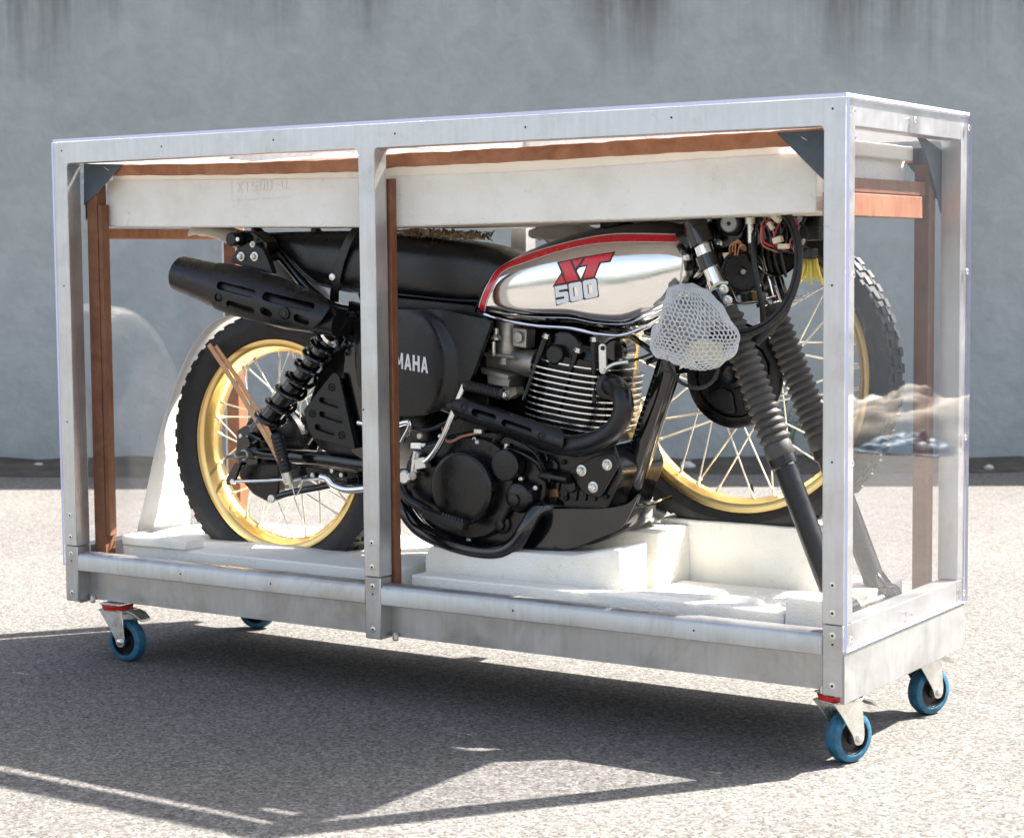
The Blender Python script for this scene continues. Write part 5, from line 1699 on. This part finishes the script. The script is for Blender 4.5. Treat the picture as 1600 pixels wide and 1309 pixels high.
# control cables
yc2 = YC - 0.135
dtube("control_cable", [(1108, 520, yc2), (1140, 521, yc2), (1175, 514, yc2), (1205, 497, yc2 - 0.005), (1230, 465, yc2), (1243, 425, yc2 + 0.01), (1244, 385, yc2 + 0.02), (1234, 350, yc2 + 0.03), (1222, 334, yc2 + 0.04)], 0.0048, RUBBER)
dtube("control_cable", [(1104, 525, yc2 - 0.008), (1140, 527, yc2 - 0.008), (1178, 520, yc2 - 0.008), (1210, 501, yc2 - 0.01), (1236, 468, yc2 - 0.006), (1249, 425, yc2), (1249, 380, yc2 + 0.01), (1238, 345, yc2 + 0.02), (1228, 332, yc2 + 0.03)], 0.0048, RUBBER)
dtube("speedometer_cable", [(1172, 347, yp - 0.02), (1175, 380, yp - 0.02), (1181, 430, yp - 0.02), (1190, 475, yp - 0.01), (1192, 505, yp + 0.01)], 0.0052, RUBBER)
MB().lathe(P(1172, 340, yp - 0.02), P(1173, 378, yp - 0.02) - P(1172, 340, yp - 0.02), [(0, 0.010), (0.012, 0.010), (0.013, 0.006), (0.048, 0.006), (0.05, 0.004)], 12).build("cable_ferrule", ZINC, bike)
dtube("hose", [(1234, 460, YC - 0.06), (1222, 490, YC - 0.06), (1200, 515, YC - 0.065), (1180, 535, YC - 0.07)], 0.010, RUBBER)
dtube("control_cable", [(1043, 556, yc2 - 0.03), (1048, 578, yc2 - 0.03), (1065, 598, yc2 - 0.03), (1090, 606, yc2 - 0.03), (1112, 597, yc2 - 0.03), (1123, 572, yc2 - 0.03), (1122, 545, yc2 - 0.028), (1116, 526, yc2 - 0.02)], 0.0034, RUBBER)
dtube("control_cable", [(1010, 470, YC - 0.02), (1040, 430, YC - 0.04), (1062, 400, YC - 0.05), (1080, 345, YC - 0.05)], 0.005, RUBBER)
MB().bar(P(1205, 395, YC + 0.045), P(1228, 470, YC + 0.05), 0.008, 0.006).build("lamp_bracket", GLOSS, bike, 0.002)
MB().bar(P(1188, 398, YC), P(1205, 465, YC), 0.007, 0.009).build("lamp_bracket", CHROME, bike, 0.002)
MB().cyl(P(1235, 464, YC + 0.06), P(1243, 462, YC + 0.06), 0.008, seg=12).build("turn_signal_stub", CAST, bike)
dtube("clip_wire", [(1240, 466, YC + 0.05), (1255, 462, YC + 0.05), (1262, 458, YC + 0.05), (1258, 466, YC + 0.05), (1240, 468, YC + 0.05)], 0.0014, ZINC)

# ------------------------------------------------------------------ loose packing things
# foam net sleeve over the bundled controls: real open mesh
def net():
    bm = bmesh.new()
    rows, cols = 22, 46
    c0 = P(1085, 510, YC - 0.16)
    def pos(u, v):
        # v 0..1 top to bottom, u around
        a = 2 * math.pi * u
        zz = np.interp(v, [0, 0.10, 0.45, 0.75, 1.0], [0.080, 0.072, 0.008, -0.045, -0.072])
        rx = np.interp(v, [0, 0.08, 0.25, 0.55, 0.8, 1.0], [0.010, 0.035, 0.062, 0.088, 0.084, 0.070])
        ry = np.interp(v, [0, 0.08, 0.25, 0.55, 0.8, 1.0], [0.008, 0.020, 0.034, 0.045, 0.042, 0.034])
        off = np.interp(v, [0, 0.5, 1.0], [-0.020, 0.004, 0.0])
        k = 1 + 0.06 * math.sin(3 * a + 4 * v) + 0.03 * math.sin(7 * a - 6 * v)
        zc = zz + 0.012 * math.sin(a * 2 + 1) * v - 0.030 * max(0, math.cos(a)) * (1 - v) * v * 2
        q = c0 + Vector((rx * k * math.cos(a) + off, ry * k * math.sin(a), zc))
        nz = mnoise.noise_vector(q * 24.0)
        return q + Vector((nz.x * 0.007, nz.y * 0.010, nz.z * 0.005)) + mnoise.noise_vector(q * 70.0) * 0.0015
    # hexagon net on a (cols x rows) sheet
    vid = {}
    def vert(i, j):
        key = (i % (cols * 2), j)
        if key not in vid:
            vid[key] = bm.verts.new(pos(key[0] / (cols * 2), j / (rows * 3)))
        return vid[key]
    for r in range(rows):
        for c in range(cols):
            i = c * 2 + (r % 2)
            j = r * 3
            if j + 4 > rows * 3:
                continue
            pts = [(i + 1, j), (i + 2, j + 1), (i + 2, j + 3), (i + 1, j + 4), (i, j + 3), (i, j + 1)]
            try:
                bm.faces.new([vert(*p) for p in pts])
            except ValueError:
                pass
    me = bpy.data.meshes.new("foam_net")
    bm.to_mesh(me)
    bm.free()
    me.materials.append(NET)
    o = bpy.data.objects.new("foam_net", me)
    COL.objects.link(o)
    md = o.modifiers.new("net", 'WIREFRAME')
    md.thickness = 0.0038
    md.use_even_offset = False
    tag(o, "white foam net sleeve wrapped round the bundled controls below the tank", "net sleeve")
    return o
net()
pb = MB()
c0 = P(1094, 555, YC - 0.19)
pt = xz([(1066, 558), (1078, 535), (1100, 528), (1128, 538), (1128, 562), (1118, 574), (1095, 566), (1088, 563), (1064, 577)], YC - 0.186)
pb.plate(pt, [], lambda x, z: YC - 0.186 + 0.008 * math.sin(x * 90) * math.sin(z * 70), 0.0012, 0.008)
tag(pb.build("paper_scrap", PAPER, None, sharp=60), "torn beige paper scrap tucked against the white foam net", "paper")
# bundled controls inside the net
bc = MB()
bc.tube(catmull([P(1060, 470, YC - 0.16), P(1080, 505, YC - 0.16), P(1100, 540, YC - 0.16)], 6), [0.014, 0.018, 0.02, 0.024, 0.026, 0.026, 0.026, 0.026, 0.025, 0.024, 0.022, 0.018, 0.014], 16)
bc.build("control_bundle", DIAL, bike)

# white film wrapped behind the rear wheel, flaring at its foot
def wrap():
    near = [(430, 492, 0.265), (395, 490, 0.262), (360, 493, 0.258), (330, 505, 0.252), (301, 540, 0.24), (277, 590, 0.23), (257, 650, 0.222), (242, 705, 0.212), (229, 765, 0.200), (214, 830, 0.186)]
    far = [(470, 480, 0.44), (430, 478, 0.44), (395, 484, 0.44), (366, 505, 0.44), (340, 540, 0.44), (318, 590, 0.44), (302, 650, 0.44), (292, 705, 0.44), (288, 765, 0.43), (290, 822, 0.42)]
    A = catmull([P(*p) for p in near], 6)
    B = catmull([P(*p) for p in far], 6)
    m = MB()
    n = 17
    vs, fs = [], []
    for i, (a, b) in enumerate(zip(A, B)):
        t = i / (len(A) - 1)
        for k in range(n):
            u = k / (n - 1)
            q = a.lerp(b, u)
            wv = 0.006 * math.sin(u * 7 + t * 6) * (1 - (2 * u - 1) ** 2) + 0.004 * math.sin(u * 15 + t * 11) * min(1, 6 * u)
            vs.append((max(q.x + wv, 0.006), q.y, q.z + wv * (1 - t)))
    for i in range(len(A) - 1):
        for k in range(n - 1):
            fs.append((i * n + k, i * n + k + 1, (i + 1) * n + k + 1, (i + 1) * n + k))
    m.add(vs, fs)
    o = m.build("wrapping_film", SHEET, None, sharp=80)
    md = o.modifiers.new("thick", 'SOLIDIFY'); md.thickness = 0.0012
    return tag(o, "white plastic wrapping sheet curved behind the rear wheel", "sheet")
wrap()
# brown rubber strap round the rear wheel
for k, off in enumerate((0, 10)):
    pts = [P(326 + off, 538 + off * 0.3, YC - 0.068), P(360 + off, 590, YC - 0.105), P(395 + off, 648, YC - 0.155), P(420 + off * 0.6, 690, YC - 0.178), P(437 + off * 0.2, 722, YC - 0.176)]
    s = MB()
    rings = []
    for p in catmull(pts, 6):
        rings.append([p + Vector((-0.005, 0, -0.0035)), p + Vector((0.005, 0, 0.0035)), p + Vector((0.005, 0.0015, 0.0035)), p + Vector((-0.005, 0.0015, -0.0035))])
    s.loft(rings)
    tag(s.build("rubber_strap", BROWNSTRAP), ("tan rubber strap on the tyre side, stretched from the rear tyre to the folded footrest", "tan rubber strap on the hub side, stretched from the rear tyre to the folded footrest")[k], "strap", "tan rubber straps on the rear wheel")
# tufted padding scrap on the seat
fu = MB()
fc = [P(a, b, YC - 0.03) for a, b in ((640, 372), (670, 366), (700, 364), (730, 366), (757, 372))]
rf = random.Random(3)
for i in range(420):
    t = rf.random()
    k = min(int(t * 4), 3)
    q = fc[k].lerp(fc[k + 1], t * 4 - k)
    b0 = Vector((q.x + rf.uniform(-0.01, 0.01), YC - 0.05 + rf.uniform(-0.03, 0.05), 0.968 - 0.06 * max(0, q.x - 0.80) + rf.uniform(-0.002, 0.010)))
    d = Vector((rf.uniform(-1, 1), rf.uniform(-1, 0.4), rf.uniform(-0.5, 0.5))).normalized() * rf.uniform(0.008, 0.018)
    fu.tube([b0, b0 + d * 0.5 + Vector((0, 0, 0.003)), b0 + d], [0.0022, 0.0016, 0.0006], 5)
tag(fu.build("padding_scrap", FUR), "shaggy brown padding scrap lying on the motorcycle seat", "padding")

bg_ = MB()
vs_, fs_ = [], []
c0 = P(880, 364, YC + 0.11)
nb_ = 26
for i in range(nb_ + 1):
    for k in range(nb_):
        v, a = math.pi * i / nb_, 2 * math.pi * k / nb_
        q = Vector((0.085 * math.sin(v) * math.cos(a), 0.03 * math.sin(v) * math.sin(a), 0.020 * math.cos(v)))
        q += mnoise.noise_vector(q * 60 + Vector((3, 1, 2))) * 0.010 + mnoise.noise_vector(q * 150) * 0.004
        vs_.append(c0 + q)
for i in range(nb_):
    for k in range(nb_):
        fs_.append((i * nb_ + k, i * nb_ + (k + 1) % nb_, (i + 1) * nb_ + (k + 1) % nb_, (i + 1) * nb_ + k))
tag(bg_.add(vs_, fs_).build("plastic_bag", make_sheet("smoky_plastic_bag", (0.60, 0.58, 0.55), (0.70, 0.68, 0.65), 0.5), None, sharp=25), "crumpled smoky plastic bag wedged between the tank and the long foam slab", "plastic bag")
# heap of sheets on the sunny ground past the end pane (seen mirrored in it)
def heap(name, c, rx, ry, h, mat, label, seed):
    r = random.Random(seed)
    ph = [r.uniform(0, 6.28) for _ in range(8)]
    m = MB()
    n = 60
    vs, fs = [], []
    for i in range(n + 1):
        for k in range(n + 1):
            u, v = -1 + 2 * i / n, -1 + 2 * k / n
            d = math.hypot(u, v)
            e = max(0, 1 - d ** 2.2) ** 0.6 if d < 1 else 0
            w_ = 0.35 + 0.55 * mnoise.turbulence(Vector((u * 1.6 + ph[0], v * 1.6 + ph[1], ph[2])), 4, True)
            vs.append((c[0] + u * rx * (1 + 0.1 * math.sin(7 * v + ph[4])), c[1] + v * ry * (1 + 0.1 * math.sin(6 * u + ph[5])), 0.006 + h * e * w_))
    for i in range(n):
        for k in range(n):
            fs.append((i * (n + 1) + k, i * (n + 1) + k + 1, (i + 1) * (n + 1) + k + 1, (i + 1) * (n + 1) + k))
    o = m.add(vs, fs).build(name, mat, None, sharp=60)
    md = o.modifiers.new("thick", 'SOLIDIFY'); md.thickness = 0.004
    tag(o, label, "tarpaulin")
CANVAS = simple("beige_canvas", (0.50, 0.44, 0.35), 0.8, 0.0, 0.15, 6)
TARPW = simple("white_tarp", (0.70, 0.70, 0.68), 0.6, 0.0, 0.1, 6)
TARPB = simple("blue_tarp", (0.03, 0.11, 0.18), 0.5, 0.0, 0.15, 6)
def mirror_pt(px, py, z):
    d = ray(px, py)
    t = (Lx + 0.007 - CAM.x) / d.x
    h = CAM + d * t
    d2 = Vector((-d.x, d.y, d.z))
    return h + d2 * ((z - h.z) / d2.z)
a = mirror_pt(1370, 680, 0); b = mirror_pt(1450, 690, 0); c3 = mirror_pt(1400, 690, 0)
heap("tarpaulin", a, 0.5, 0.4, 0.30, TARPW, "crumpled white tarpaulin heaped on the ground beyond the crate end", 1)
heap("tarpaulin", b, 1.0, 0.45, 0.36, CANVAS, "crumpled beige canvas heaped on the ground beyond the crate end", 2)
heap("tarpaulin", c3 + Vector((-0.25, -0.45, 0)), 0.22, 0.16, 0.12, TARPB, "small blue tarpaulin heap in front of the white one", 3)
